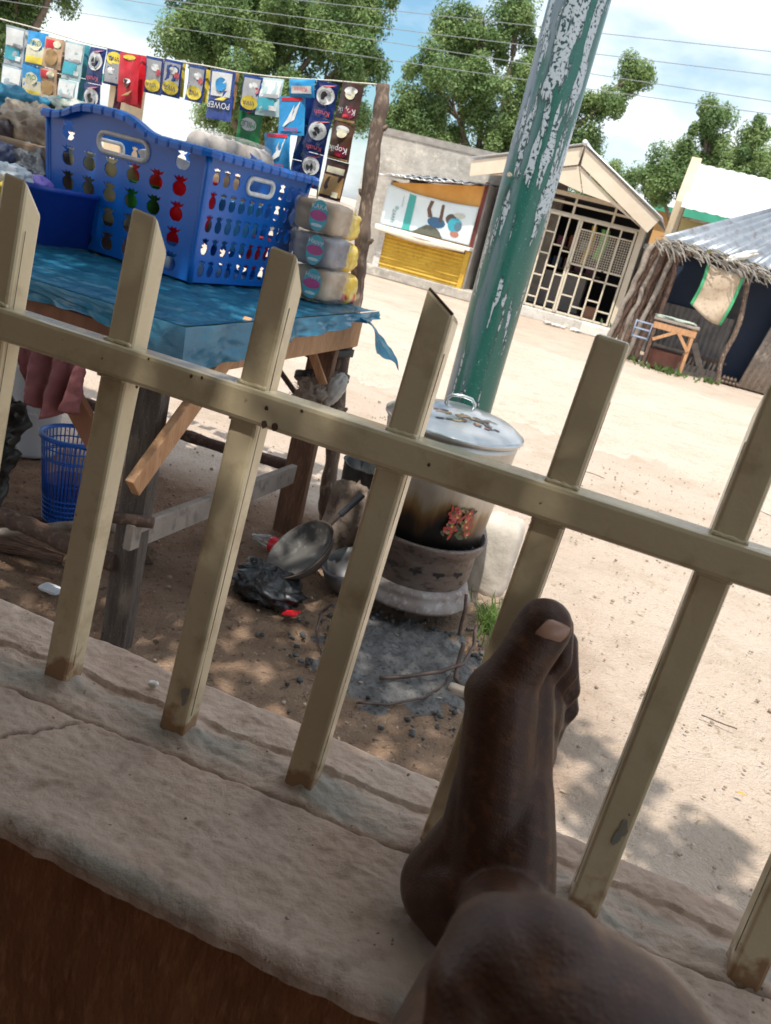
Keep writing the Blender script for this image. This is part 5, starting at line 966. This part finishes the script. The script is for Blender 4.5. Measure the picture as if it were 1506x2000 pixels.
# gate: every bar is a part
gate = thing('shop_gate', Hp(.85, -.02, .2), 'cream painted metal bar gate across the shop front', 'gate')
def bar(u0, z0_, u1, z1_, w=.017, nm='gate_bar'): MB().box(Hp((u0 + u1) / 2, -.03, (z0_ + z1_) / 2), A * (max(abs(u1 - u0) / 2, w)), Bv * .014, UP * max(abs(z1_ - z0_) / 2, w)).build(nm, barm, gate)
LU = [-.12, .08, .29, .50, .70]; RU = [.75, 1.02, 1.29, 1.55, 1.83]
for u in LU + RU: bar(u, .22, u, 2.08, .02 if u in (.70, .75, 1.83) else .016)
bar(-.13, 2.08, 1.84, 2.08, .022); bar(-.13, .24, 1.84, .24, .018)
for i, zs in enumerate(((.62, 1.10, 1.55), (.42, .86, 1.30, 1.72), (.62, 1.08, 1.50), (.40, .95, 1.42))):
    for z in zs: bar(LU[i], z, LU[i + 1], z, .014)
bar(.75, 1.02, 1.83, 1.02, .016); bar(.75, 1.90, 1.83, 1.90, .012); bar(.75, 1.22, 1.40, 1.22, .014); bar(1.45, 1.22, 1.83, 1.22, .014)
for i, zs in enumerate(((.60,), (.42,), (.62,), (.46,))):
    for z in zs: bar(RU[i], z, RU[i + 1], z, .014)
ms_ = MB()
for k in range(23): u = .77 + k * .047; ms_.box(Hp(u, -.012, 1.56), A * .004, Bv * .004, UP * .34)
for k in range(15): z = 1.24 + k * .047; ms_.box(Hp(1.29, -.008, z), A * .53, Bv * .004, UP * .004)
tag(ms_.build('wire_mesh', barm, gate), kind='stuff'); MB().box(Hp(.725, -.06, 1.17), A * .035, Bv * .025, UP * .045).build('padlock', plain('brass', (.28, .24, .2), .4), gate, bevel=.008)
def hung(u, z0_, z1_, w, m_, label, d=.10):
    def f(a_, b_): return Hp(u + (a_ - .5) * w + .03 * math.sin(b_ * 4), d + .02 * math.sin(a_ * 14), z1_ + (z0_ - z1_) * b_)
    tag(MB().grid(f, 10, 14).build('hanging_cloth', m_, None, solid=.004), label, 'cloth')
hung(1.00, 1.26, 2.02, .10, plain('yellowcloth', (.62, .40, .03), .8), 'yellow cloth strip hanging behind the gate mesh'); hung(1.24, 1.40, 2.0, .17, plain('greencloth', (.18, .42, .10), .8), 'light green cloth hanging behind the gate mesh')
for k in range(2): tag(MB().box(Hp(.30 + k * .0, 2.0 - k * .2, 1.05 + k * .45), A * .95, Bv * .16, UP * .015).build('shop_shelf', plain('shelfw', (.25, .17, .11), .8)), ['lower', 'upper'][k] + ' wooden shelf of goods inside the barred shop', 'shelf')
for k in range(14):
    u = -.55 + (k % 7) * .26; z = 1.07 + (k // 7) * .45; c_ = random.choice([(.28, .04, .05), (.20, .05, .10), (.35, .22, .08), (.10, .12, .22), (.25, .25, .24), (.30, .10, .04)]); h = random.uniform(.16, .3)
    tag(MB().box(Hp(u, 1.98 - (k // 7) * .2, z + h / 2), A * .10, Bv * .09, UP * h / 2).build('goods_box', plain('g%d' % k, c_, .5), None, bevel=.01), 'packed goods standing on the %s shelf inside the barred shop' % ('upper' if k > 6 else 'lower'), 'goods', 'goods on the shop shelves')
tag(MB().box(Hp(.62, 1.25, .60), A * .45, Bv * .2, UP * .37).build('shop_counter', mat('counter', (.26, .23, .21), .7, c2=(.20, .18, .17), sc=4)), 'grey-brown counter standing inside the barred shop', 'counter'); tag(MB().box(Hp(1.38, .45, .36), A * .14, Bv * .12, UP * .12).build('wooden_crate', plain('cratew', (.28, .14, .09), .8), None, bevel=.01), 'small brown crate on the shop floor behind the gate', 'crate')
# ---- side wall, rubble and weeds right of the shop
sw = thing('yard_wall', Hp(2.6, .3, 0), 'short peeling cream yard wall beside the gabled shop', 'wall')
MB().box(Hp(2.52, .35, .92), A * .46, Bv * .10, UP * .92).build('wall_body', mat('peeling_cream', (.50, .42, .27), .9, c2=(.33, .31, .27), sc=3, c3=(.22, .21, .19), bump=.02, bsc=7), sw)
for k in range(4): rbox(Hp(2.14 + k * .22, .35, 1.88), A, UP, Bv, .24, .12, .26, k, .10, 4).build('coping_stone', dirtyw, sw)
def weeds(c, w, h, n_, label, seed, nm='weed_patch'):
    r_ = random.Random(seed); mb = MB()
    for k in range(n_):
        p = c + A * r_.gauss(0, w) + Bv * r_.gauss(0, w * .5); hh_ = r_.uniform(.2, 1) * h; l = Vector((r_.gauss(0, .6), r_.gauss(0, .6), 1)).normalized(); w_ = l.cross(Vector((r_.uniform(-1, 1), r_.uniform(-1, 1), .1))).normalized() * .025; q = p + l * hh_
        mb.add([q - l * .05, q + w_, q + l * .06, q - w_], [(0, 1, 2, 3)]); mb.add([p - w_ * .15, p + w_ * .15, q], [(0, 1, 2)])
    return tag(mb.build(nm, mat('weed', (.07, .13, .035), .7, c2=(.12, .18, .05), sc=9, transl=.3)), label, 'weeds', kind='stuff')
weeds(Hp(2.35, -.05, 0), .20, .5, 160, 'green weeds growing at the foot of the yard wall', 1)
rub = MB()
for k in range(60): c = Hp(2.15 + random.gauss(0, .18), -.45 + random.gauss(0, .18), .03); s_ = random.uniform(.03, .08); q = k * 1.7; rub.ell(c, A * s_ * 1.6, Bv * s_, UP * s_ * .6, 7, lambda d: 1 + .6 * n3((d[0] * 2 + q, d[1] * 2, d[2] * 2)))
tag(rub.build('rubble_heap', mat('rubble', (.40, .40, .38), .9, c2=(.22, .23, .20), sc=3)), 'grey rubble and litter heap beside the shop step', 'rubble', kind='stuff')
lit = MB()
for k in range(26): c = Hp(.95 + random.gauss(0, .28), -.62 + random.gauss(0, .06), .025); s_ = random.uniform(.02, .06); q = k * 1.7; lit.ell(c, A * s_ * 1.5, Bv * s_, UP * s_ * .5, 7, lambda d: 1 + .6 * n3((d[0] * 2 + q, d[1] * 2, d[2] * 2)))
tag(lit.build('litter', mat('litterw', (.66, .64, .60), .8, c2=(.25, .25, .26), sc=4, w=(.5, .6))), 'white paper litter scattered before the shop plinth', 'litter', kind='stuff')
# ---- cream house with white roof
GO = Vector((4.35, 19.5, 0))
def Gp(u, d, z): return GO + A * u + Bv * d + UP * z
hs = thing('cream_house', Gp(2, 2, 0), 'cream house with white sheet roof and green eaves board', 'house'); cre = mat('cream_wall', (.56, .45, .31), .85, c2=(.50, .39, .26), sc=1.5, c3=(.42, .33, .23), bump=.006)
gp = [(-1.25, 0), (-1.25, 2.86), (.15, 3.86), (.35, 3.86), (5.2, 2.35), (5.2, 0)]; n_ = len(gp)
MB().add([Gp(.02, d, z) for d, z in gp] + [Gp(.22, d, z) for d, z in gp], [tuple(range(n_)), tuple(range(2 * n_ - 1, n_ - 1, -1))] + [(i, n_ + i, n_ + (i + 1) % n_, (i + 1) % n_) for i in range(n_)]).build('gable_wall', cre, hs)
corr(MB(), Gp(.16, -1.5, 2.74), A * 6.5, Bv * 1.75 + UP * 1.02, 30, .012, 2).build('roof_slope', mat('white_roof', (.80, .80, .80), .55, c2=(.72, .72, .72), sc=2), hs, solid=.006); corr(MB(), Gp(.22, .25, 3.76), A * 6.4, Bv * 5 - UP * 1.5, 30, .012, 2).build('roof_slope', MC['white_roof'], hs, solid=.006)
MB().box(Gp(3.4, -1.52, 2.66), A * 3.15, Bv * .02, UP * .075).build('eaves_board', mat('green_board', (.04, .28, .17), .6, c2=(.05, .34, .22), sc=4), hs); MB().box(Gp(3.4, -1.2, 1.28), A * 3.15, Bv * .08, UP * 1.28).build('front_wall', mat('ochre_wall', (.52, .38, .15), .85, c2=(.46, .34, .14), sc=2), hs)
# ---- thatched zinc shack
SO = Vector((3.58, 14.8, 0))
def Sp(u, d, z): return SO + A * u + Bv * d + UP * z
sk = thing('zinc_shack', Sp(1.3, .8, 0), 'low shack with grey zinc roof, thatch fringe and dark blue doorway', 'shack')
rp0, rp1, rp2, rp3 = Sp(-.32, -.45, 1.98), Sp(3.4, -.45, 1.80), Sp(3.4, 1.6, 3.05), Sp(1.25, 1.6, 2.92)
MB().grid(lambda u, v: (rp0.lerp(rp1, u)).lerp(rp3.lerp(rp2, u), v) + UP * .035 * math.sin(u * 2 * math.pi * 15), 15 * 8, 4).build('roof_sheet', zincg, sk, solid=.006)
MB().box(Sp(.30, .1, 2.13), (rp3 - rp0) * .25, Bv * .03, UP * .02).build('roof_pole', mat('redpole', (.16, .07, .055), .7), sk)
th_m = MB(); rt = random.Random(3)
for k in range(430):
    u = -.38 + 3.7 * rt.random(); zc = 1.90 - .05 * u * .9; p = Sp(u, -.52 + rt.gauss(0, .05), zc + rt.gauss(0, .05)); d = (A * rt.uniform(.5, 1.1) - UP * rt.uniform(.1, .9) - Bv * rt.uniform(-.3, .3)).normalized(); L_ = rt.uniform(.10, .26)
    th_m.tube([p, p + d * L_ * .5 + UP * .02, p + d * L_], [.010, .011, .004], 4, cap=False)
tag(th_m.build('thatch_fringe', mat('thatch', (.25, .23, .20), .95, c2=(.34, .31, .28), sc=8, c3=(.14, .12, .11)), sk), kind='stuff')
for k in range(9):
    u = -.52 + .065 * k; log_p = [Sp(u - .12 + .02 * (k % 3), -.2 + .09 * (k % 2), -.02), Sp(u - .02, -.2 + .07 * (k % 3), .9), Sp(u + .10, -.25 + .06 * (k % 2), 1.85 + .05 * (k % 3))]
    log(log_p, .045 - .002 * (k % 4), bark if k % 3 else greyw, 'corner_log', sk, 30 + k, .05)
log([Sp(1.28, -.25, -.02), Sp(1.24, -.25, .5), Sp(1.28, -.28, 1.0), Sp(1.17, -.3, 1.82)], .042, stickm, 'post', sk, 50, .03)
log([Sp(.05, -.3, 0), Sp(.08, -.3, .9), Sp(.06, -.35, 1.85)], .035, bark, 'post', sk, 52, .04)
blu = mat('dark_blue_cloth', (.010, .020, .045), .75, c2=(.013, .026, .058), sc=2)
MB().box(Sp(.45, .55, 1.42), A * .46, Bv * .01, UP * .48).build('window_curtain', blu, sk); MB().box(Sp(1.75, .50, .95), A * .46, Bv * .01, UP * .90).build('door_curtain', blu, sk)
corr(MB(), Sp(.0, .45, .12), A * 1.25, UP * .90, 14, .014, 2).build('front_sheet', rustz, sk); corr(MB(), Sp(1.62, .10, .02), A * 1.6, UP * 1.35 + A * .22, 16, .014, 2).build('leaning_sheet', greyw, sk, solid=.005)
MB().box(Sp(2.9, .6, .95), A * .75, Bv * .02, UP * .92).build('front_sheet', rustz, sk); MB().box(Sp(1.4, 2.2, 1.0), A * 1.7, Bv * .03, UP * 1.0).build('back_sheet', rustz, sk); MB().box(Sp(-.25, 1.2, .95), A * .03, Bv * 1.0, UP * .95).build('side_sheet', rustz, sk); MB().box(Sp(1.4, .5, 1.88), A * 1.6, Bv * .04, UP * .06).build('roof_beam', bark, sk)
MB().box(Sp(1.0, .30, .30), A * .36, Bv * .02, UP * .02).build('low_rail', bark, sk); MB().beam(Sp(.75, .25, .50), Sp(1.02, .2, .06), UP, .10, .015).build('loose_slat', greyw, sk)
for k in range(7): MB().beam(Sp(.66 + k * .085, .32, .02), Sp(.68 + k * .085 + .03 * (k % 2), .30, .26), A, .035, .012).build('paling', greyw, sk)
# sack cloth hung from the eave
sc_ = thing('sack_curtain', Sp(.8, -.4, 1.0), 'faded tan sack with green edges hanging from the shack eave', 'sack')
def sackp(u, v, x0=0, x1=1):
    x = x0 + (x1 - x0) * u; w = 1 - .06 * v; a_ = .50 + .60 * x * w - .05 * v; return Sp(a_ + .03 * math.sin(v * 3), -.46 + .03 * math.sin(x * 7) + .02 * math.sin(v * 9 + x * 5), 1.76 - .06 * x - v * (.70 + .10 * math.sin(x * 2.6 - .6)))
MB().grid(lambda u, v: sackp(u, v, .08, .92), 16, 16).build('cloth', mat('sacktan', (.42, .32, .23), .9, c2=(.50, .40, .30), sc=4, c3=(.28, .19, .14)), sc_, solid=.004)
for x0, x1 in ((0, .08), (.92, 1)): MB().grid(lambda u, v: sackp(u, v, x0, x1), 3, 16).build('green_border', plain('sackgreen', (.06, .36, .16), .8), sc_, solid=.006)
# little bench table with basin
tt = thing('wooden_stand', Sp(.35, -.55, 0), 'small rickety wooden stand with plank top before the shack', 'stand'); 
MB().box(Sp(.36, -.55, .78), A * .36, Bv * .2, UP * .02).build('top_board', greyw, tt, bevel=.005); MB().box(Sp(.36, -.72, .68), A * .34, Bv * .012, UP * .05).build('apron_board', wood, tt)
for s_, d in ((.06, -.70), (.66, -.70), (.08, -.40), (.64, -.40)): MB().beam(Sp(s_, d, -.02), Sp(s_, d, .76), A, .05, .05).build('leg', wood if s_ > .3 else bark, tt)
MB().beam(Sp(.08, -.73, .45), Sp(.42, -.73, .66), UP, .05, .02).build('diagonal_brace', wood, tt); MB().beam(Sp(.66, -.73, .40), Sp(.42, -.73, .66), UP, .05, .02).build('diagonal_brace', wood, tt); MB().beam(Sp(.06, -.40, .36), Sp(.66, -.40, .36), UP, .04, .02).build('stretcher', greyw, tt)
tag(rbox(Sp(.33, -.55, .82), A, UP, Bv, .62, .05, .3, 7, .2, 4).build('folded_sack', mat('paleplastic', (.42, .45, .40), .6, c2=(.32, .38, .30), sc=6)), 'pale folded plastic sack lying on the rickety stand', 'sack')
tag(MB().lathe([(0, .02), (.20, .02), (.24, .10), (.26, .30), (.28, .31), (.245, .29), (.19, .05), (0, .05)], Sp(.35, -.5, 0), 24).build('clay_basin', mat('clay', (.20, .085, .065), .85, c2=(.14, .06, .05), sc=6)), 'rusty red basin standing under the rickety stand', 'basin')
weeds(Sp(.45, -.85, 0),           .20, .10, 60, 'low green weeds growing before the red basin', 2); weeds(Sp(-.35, -.5, 0), .08, .16, 35, 'tuft of weeds growing at the shack corner logs', 3); weeds(Sp(1.15, -.45, 0), .08, .06, 20, 'few weeds growing round the shack post', 4)
wlog = MB()
wl = thing('firewood_pile', Sp(1.55, .1, 0), 'small heap of firewood at the shack doorway', 'firewood')
for k in range(9): p = Sp(1.38 + .06 * (k % 5), .05, .04 + .06 * (k // 5)); MB().tube([p, p + Bv * .35 + A * .03], .028, 7).build('log', stickm, wl)
cag = thing('wire_crate', Sp(-.12, -.62, .45), 'small blue-grey wire crate hung on the shack corner', 'crate')
for z in (.42, .55, .66): MB().tube([Sp(-.25 + .26 * x, -.70 + .14 * y, z) for x, y in ((0, 0), (1, 0), (1, 1), (0, 1))], .012, 5, closed=True).build('wire_hoop', plain('cagewire', (.25, .30, .40), .5), cag)
for x, y in ((0, 0), (1, 0), (1, 1), (0, 1)): MB().tube([Sp(-.25 + .26 * x, -.70 + .14 * y, .40), Sp(-.25 + .26 * x, -.70 + .14 * y, .68)], .012, 5).build('wire_post', MC['cagewire'], cag)
tag(rbox(Sp(.95, -.5, 1.98), (A + UP * .5).normalized(), UP, Bv, .42, .12, .12, 5, .3, 3).build('white_rag', plain('ragw', (.70, .69, .66), .8)), 'white rag bundle lying on the shack eave', 'rag')
# ---- small far houses
def farhouse(c, w, d, h, rise, wm_, rm_, fm_, label):
    o_ = thing('far_house', c, label, 'house'); MB().box(c + UP * h / 2 + Bv * d / 2, A * w / 2, Bv * d / 2, UP * h / 2).build('wall', wm_, o_); 
    e = .25; MB().add([c + A * (-w / 2 - e) - Bv * e + UP * h, c + A * (w / 2 + e) - Bv * e + UP * h, c + A * (w / 2 + e) + Bv * d / 2 + UP * (h + rise), c + A * (-w / 2 - e) + Bv * d / 2 + UP * (h + rise), c + A * (w / 2 + e) + Bv * (d + e) + UP * h, c + A * (-w / 2 - e) + Bv * (d + e) + UP * h], [(0, 1, 2, 3), (3, 2, 4, 5)]).build('roof', rm_, o_, solid=.04); MB().box(c - Bv * (e + .02) + UP * (h - .05), A * (w / 2 + e), Bv * .02, UP * .10).build('eaves_board', fm_, o_); return o_
farhouse(Vector((7.3, 33, 0)), 3.4, 4, 3.7, .9, mat('orangewall', (.52, .30, .12), .85), zinc, MC['green_board'], 'far orange-walled house with green eaves between shop roof and trees')
farhouse(Vector((PY(228, 200, 23).x, 23, 0)), .5, .8, 2.75, .3, cre, zinc, MC['green_board'], 'far cream house glimpsed between the hanging sachets')
# ---- overhead wires
wirem = plain('cable', (.22, .24, .25), .7)
for k, (a0, a1) in enumerate((((80, -55), (1560, 108)), ((250, -8), (1560, 155)), ((330, 15), (1560, 208)), ((620, 98), (1560, 232)))):
    p, q = PY(*a0, 16 - k * .3), PY(*a1, 14.2 - k * .3); d = (q - p); p, q = p - d * 2.2, q + d * 2.2; L_ = (q - p).length
    o_ = MB().tube([p.lerp(q, i / 40) - UP * (.9 * 4 * (i / 40) * (1 - i / 40) - .9) * .35 for i in range(41)], .0055, 5).build('power_line', wirem); tag(o_, ['topmost', 'second', 'third', 'lowest'][k] + ' of the thin overhead power lines crossing the trees', 'wire', 'overhead power lines')
# ================================================================== TREES
def leaf_mat(nm, c1, c2_, c3_):
    m = bpy.data.materials.new(nm); m.use_nodes = True; t = m.node_tree; N = t.nodes; Lk = t.links.new; bs = N['Principled BSDF']; bs.inputs['Roughness'].default_value = .5; bs.inputs['Specular IOR Level'].default_value = .35
    at_ = N.new('ShaderNodeAttribute'); at_.attribute_name = 'tint'; r_ = N.new('ShaderNodeValToRGB'); Lk(at_.outputs['Fac'], r_.inputs[0]); e = r_.color_ramp.elements; e[0].color = (*c1, 1); e[1].color = (*c3_, 1); x = e.new(.55); x.color = (*c2_, 1)
    td = N.new('ShaderNodeBsdfTranslucent'); ms = N.new('ShaderNodeMixShader'); ms.inputs[0].default_value = .40; Lk(r_.outputs[0], bs.inputs['Base Color']); Lk(r_.outputs[0], td.inputs[0]); Lk(bs.outputs[0], ms.inputs[1]); Lk(td.outputs[0], ms.inputs[2]); Lk(ms.outputs[0], N['Material Output'].inputs[0]); return m
neem = leaf_mat('neem_leaf', (.095, .165, .065), (.18, .275, .095), (.33, .41, .16))
def leaves(name, cent, rad, per, size, m_, parent, seed, asp=.42):
    """cent: clump centres (n,3); rad: (n,) clump radii; per leaves in each clump"""
    g = np.random.default_rng(seed); n = len(cent); tot = n * per
    c = np.repeat(np.asarray(cent), per, 0); r_ = np.repeat(np.asarray(rad), per); d = g.normal(size=(tot, 3)); d /= np.linalg.norm(d, axis=1)[:, None]
    rr_ = g.random(tot) ** .45; p = c + d * (r_ * rr_)[:, None] * np.array([1, 1, 1.12]); nr = d * .8 + g.normal(size=(tot, 3)) * .55 + np.array([0, 0, .55]); nr /= np.linalg.norm(nr, axis=1)[:, None]
    t_ = np.cross(nr, g.normal(size=(tot, 3))); t_ /= np.linalg.norm(t_, axis=1)[:, None]; b_ = np.cross(nr, t_); s_ = (size * g.uniform(.6, 1.35, tot))[:, None]
    v = np.stack([p - t_ * s_, p + b_ * s_ * asp - t_ * s_ * .1, p + t_ * s_, p - b_ * s_ * asp - t_ * s_ * .1], 1).reshape(-1, 3)
    me = bpy.data.meshes.new(name); me.vertices.add(tot * 4); me.vertices.foreach_set('co', v.ravel()); me.loops.add(tot * 4); me.loops.foreach_set('vertex_index', np.arange(tot * 4)); me.polygons.add(tot); me.polygons.foreach_set('loop_start', np.arange(tot) * 4); me.polygons.foreach_set('loop_total', np.full(tot, 4)); me.update(); me.validate()
    ct = np.repeat(g.uniform(0, 1, n) * .55, per) + g.uniform(0, .45, tot); a_ = me.attributes.new('tint', 'FLOAT', 'POINT'); a_.data.foreach_set('value', np.repeat(ct, 4)); me.materials.append(m_)
    o_ = bpy.data.objects.new(name, me); col.objects.link(o_); adopt(o_, parent); return o_
trunkm = mat('trunk_bark', (.13, .095, .07), .9, c2=(.20, .155, .12), sc=6, bump=.02, bsc=9)
def tree(x, y, lobes, label, seed, size=.052, per=620, dens=1.0, cl=.55):
    g = random.Random(seed); tr = thing('neem_tree', (x, y, 0), label, 'tree', 'trees behind the shops'); cent = []; rad = []
    top = max(l[2] for l in lobes)
    mb = MB(); fork = Vector((x, y, 1.9)); mb.tube(wob([(x, y, -.1), (x, y, 1), fork], .06, 2, seed), .22, 10)
    for (cx, cy, cz, rx, rz) in lobes:
        lc = Vector((cx, y + cy, cz)); mid = fork.lerp(lc, .5) + Vector((g.uniform(-.3, .3), 0, .2)); mb.tube(wob([fork, mid, lc], .12, 1, seed + cx), [.13 - .10 * i / 8 for i in range(9)], 7)
        for k in range(5): e = lc + Vector((g.uniform(-1, 1) * rx * .8, g.uniform(-1, 1) * rx * .8, g.uniform(-.3, .9) * rz)); mb.tube(wob([mid.lerp(lc, .6), lc.lerp(e, .5), e], .08, 1.5, k), [.045 - .035 * i / 8 for i in range(9)], 5)
        n_ = int(17 * rx * rz * dens + 5)
        for k in range(n_):
            d = Vector((g.gauss(0, 1), g.gauss(0, 1), g.gauss(0, 1))).normalized() * (g.random() ** .33); cent.append((cx + d.x * rx, y + cy + d.y * rx, cz + d.z * rz)); rad.append(cl * g.uniform(.45, 1.0))
    mb.build('trunk', trunkm, tr); leaves('crown', cent, rad, per, size, neem, tr, seed); return tr
tree(-6.3, 26, [(-7.4, 0, 5.0, 1.9, 1.6), (-5.6, .3, 6.1, 2.0, 1.5), (-4.3, 0, 4.7, 1.4, 1.7), (-6.0, -.4, 3.6, 1.8, 1.0), (-8.3, .4, 6.4, 1.3, 1.0), (-4.1, .2, 6.4, 1.0, .9), (-8.4, 0, 4.4, .9, .8)], 'broad dark neem tree above the hanging sachets', 11)
tree(.3, 28, [(-1.3, 0, 4.9, 1.4, 1.7), (.6, .2, 5.4, 1.6, 1.5), (-.6, 0, 6.5, .8, 1.0), (1.2, 0, 6.4, .75, .9), (2.2, .3, 4.9, 1.1, 1.0), (3.3, 0, 5.6, .55, .5), (3.9, 0, 6.6, .45, .5), (3.2, .4, 4.6, .8, .5), (-1.9, 0, 3.7, 1.3, .9), (1.2, -.3, 3.8, 1.6, .9), (.2, 0, 7.3, .45, .6), (-1.6, .2, 6.6, .5, .8)], 'tall ragged neem tree behind the gabled shop and the pole', 23, per=560, cl=.50)
tree(7.6, 30, [(7.1, 0, 5.7, .75, .85), (6.3, .2, 4.9, .7, .8), (8.2, 0, 5.3, .9, .9), (7.4, -.2, 4.4, 1.4, .7), (9.4, .3, 5.3, 1.0, .9), (6.9, 0, 6.5, .3, .4), (8.4, 0, 6.3, .35, .45), (5.9, 0, 4.2, .6, .6)], 'smaller neem tree rising behind the white-roofed house', 37, per=560, cl=.47)
tree(-12.6, 24, [(-12.3, 0, 4.9, 1.5, 1.5), (-13.6, .3, 4.0, 1.5, 1.6), (-11.4, 0, 5.7, .9, .9), (-13.2, 0, 2.9, 1.2, .8)], 'neem tree beyond the heaped bags at the stall end', 41)
tree(-8.2, 34, [(-8.2, 0, 3.2, .9, .7), (-9.6, 0, 2.9, 1.0, .7)], 'small distant neem tree seen above the basket rim', 47, per=420)
tree(4.9, 34, [(4.6, 0, 4.0, 1.1, .8), (5.8, .2, 3.9, .9, .8)], 'low bushy tree between the shop roof and the cream house', 53, per=420)
# ================================================================== THE SHADE TREE over porch and stall (its shade falls on both)
sh_t = thing('shade_tree', (-4.3, .9, 0), 'leafy tree standing left of the porch that shades stall and ledge', 'tree')
def shade_pos(gx_, gy_, z): return (gx_ + SUND.x / SUND.z * z, gy_ + SUND.y / SUND.z * z, z)
gsh = random.Random(77); cent = []; rad = []
def shade_edge(y): return float(np.interp(y, [-1, .6, 1.78, 2.4, 3.37, 4.0, 4.5], [1.0, .95, .85, .66, .42, -.1, -.75]))
while len(cent) < 430:
    y_ = gsh.uniform(-1.0, 4.4); x_ = gsh.uniform(-3.6, 1.1)
    if x_ > shade_edge(y_) - .1: continue
    cent.append(shade_pos(x_, y_, gsh.uniform(3.7, 5.6))); rad.append(gsh.uniform(.22, .40))
for x_, y_, z_, r_ in ((.95, 1.9, 4.6, .16), (1.05, 1.55, 4.4, .15), (.75, 2.35, 4.9, .14), (1.15, 1.25, 4.6, .16), (.85, 1.55, 4.8, .2), (1.2, 1.75, 4.5, .08), (1.3, 1.5, 4.5, .10), (1.1, 2.0, 4.7, .12), (.9, 2.2, 4.4, .12), (1.35, 1.25, 4.6, .12), (1.0, 1.7, 4.2, .16), (.8, 2.0, 4.6, .14), (1.5, 1.45, 4.4, .06)): cent.append(shade_pos(x_, y_, z_)); rad.append(r_)
mb = MB(); T0 = Vector((-4.3, .9, 0)); fk = T0 + UP * 2.2; mb.tube(wob([T0 - UP * .1, T0 + UP, fk], .08, 1.5, 3), .2, 12)
for k in range(16):
    c = Vector(cent[k * 26]); mb.tube(wob([fk, fk.lerp(c, .5) + UP * .5, c], .12, 1, k), [.09 - .07 * i / 8 for i in range(9)], 6)
mb.build('trunk', trunkm, sh_t); leaves('crown', cent, rad, 66, .060, neem, sh_t, 5)
# ================================================================== LITTER ON THE GROUND
lf_ = MB(); rl = random.Random(9)
for k in range(300):
    x, y = (rl.uniform(.3, 2.6), rl.uniform(1.2, 5.5)) if k < 230 else (rl.uniform(-1.4, .5), rl.uniform(1.6, 4.5)); a_ = rl.uniform(0, 6.28); L_ = rl.uniform(.007, .016); w = L_ * rl.uniform(.22, .4); u = Vector((math.cos(a_), math.sin(a_), rl.uniform(-.1, .1))); v = Vector((-u.y, u.x, 0)); p = Vector((x, y, .006))
    lf_.add([p - u * L_, p + v * w + UP * .003, p + u * L_ + UP * rl.uniform(0, .006), p - v * w + UP * .004], [(0, 1, 2, 3)])
tag(lf_.build('leaf_litter', mat('dryleaf', (.48, .38, .26), .8, c2=(.30, .20, .12), sc=3)), 'small dry leaves scattered over the sand', 'leaves', kind='stuff')
pb2 = MB()
for k in range(1500):
    x, y = rl.uniform(-1.8, 2.8), rl.uniform(1.1, 6.5); s_ = rl.uniform(.002, .0065) * (1.6 if rl.random() < .08 else 1); q = k * 1.3
    pb2.ell((x, y, .0), A * s_ * rl.uniform(.8, 1.6), Bv * s_, UP * s_ * .8, 6, lambda d: 1 + .4 * n3((d[0] + q, d[1], d[2])))
tag(pb2.build('pebbles', mat('pebble', (.34, .26, .19), .9, c2=(.20, .15, .11), sc=2, c3=(.5, .43, .35))), 'small pebbles and crumbs strewn over the ground', 'pebbles', kind='stuff')
yl = PZ(1448, 1552, .012); tag(MB().grid(lambda u, v: yl + A * ((u - .5) * .030) + Bv * ((v - .5) * .012 * math.sin(math.pi * min(.98, max(.02, u)))) + UP * (.006 * math.sin(u * 3)), 8, 4).build('yellow_leaf', plain('yleaf', (.62, .36, .05), .6), None, solid=.0008), 'fallen yellow leaf lying alone on the sunlit sand', 'leaf')
for k, (x, y, l_) in enumerate(((880, 1165, .05), (1155, 925, .10), (1060, 1100, .05), (1405, 1410, .06))):
    p = PZ(x, y, .006); tag(MB().tube(wob([p - A * l_, p, p + A * l_ - Bv * .01], .006, 20, k), .0025, 5).build('twig', bark), ['dry twig lying near the foot of the stove block', 'longer dark twig lying on the sunny road edge', 'short twig on the sand beyond the toes', 'thin twig on the sand beside the end posts'][k], 'twig')
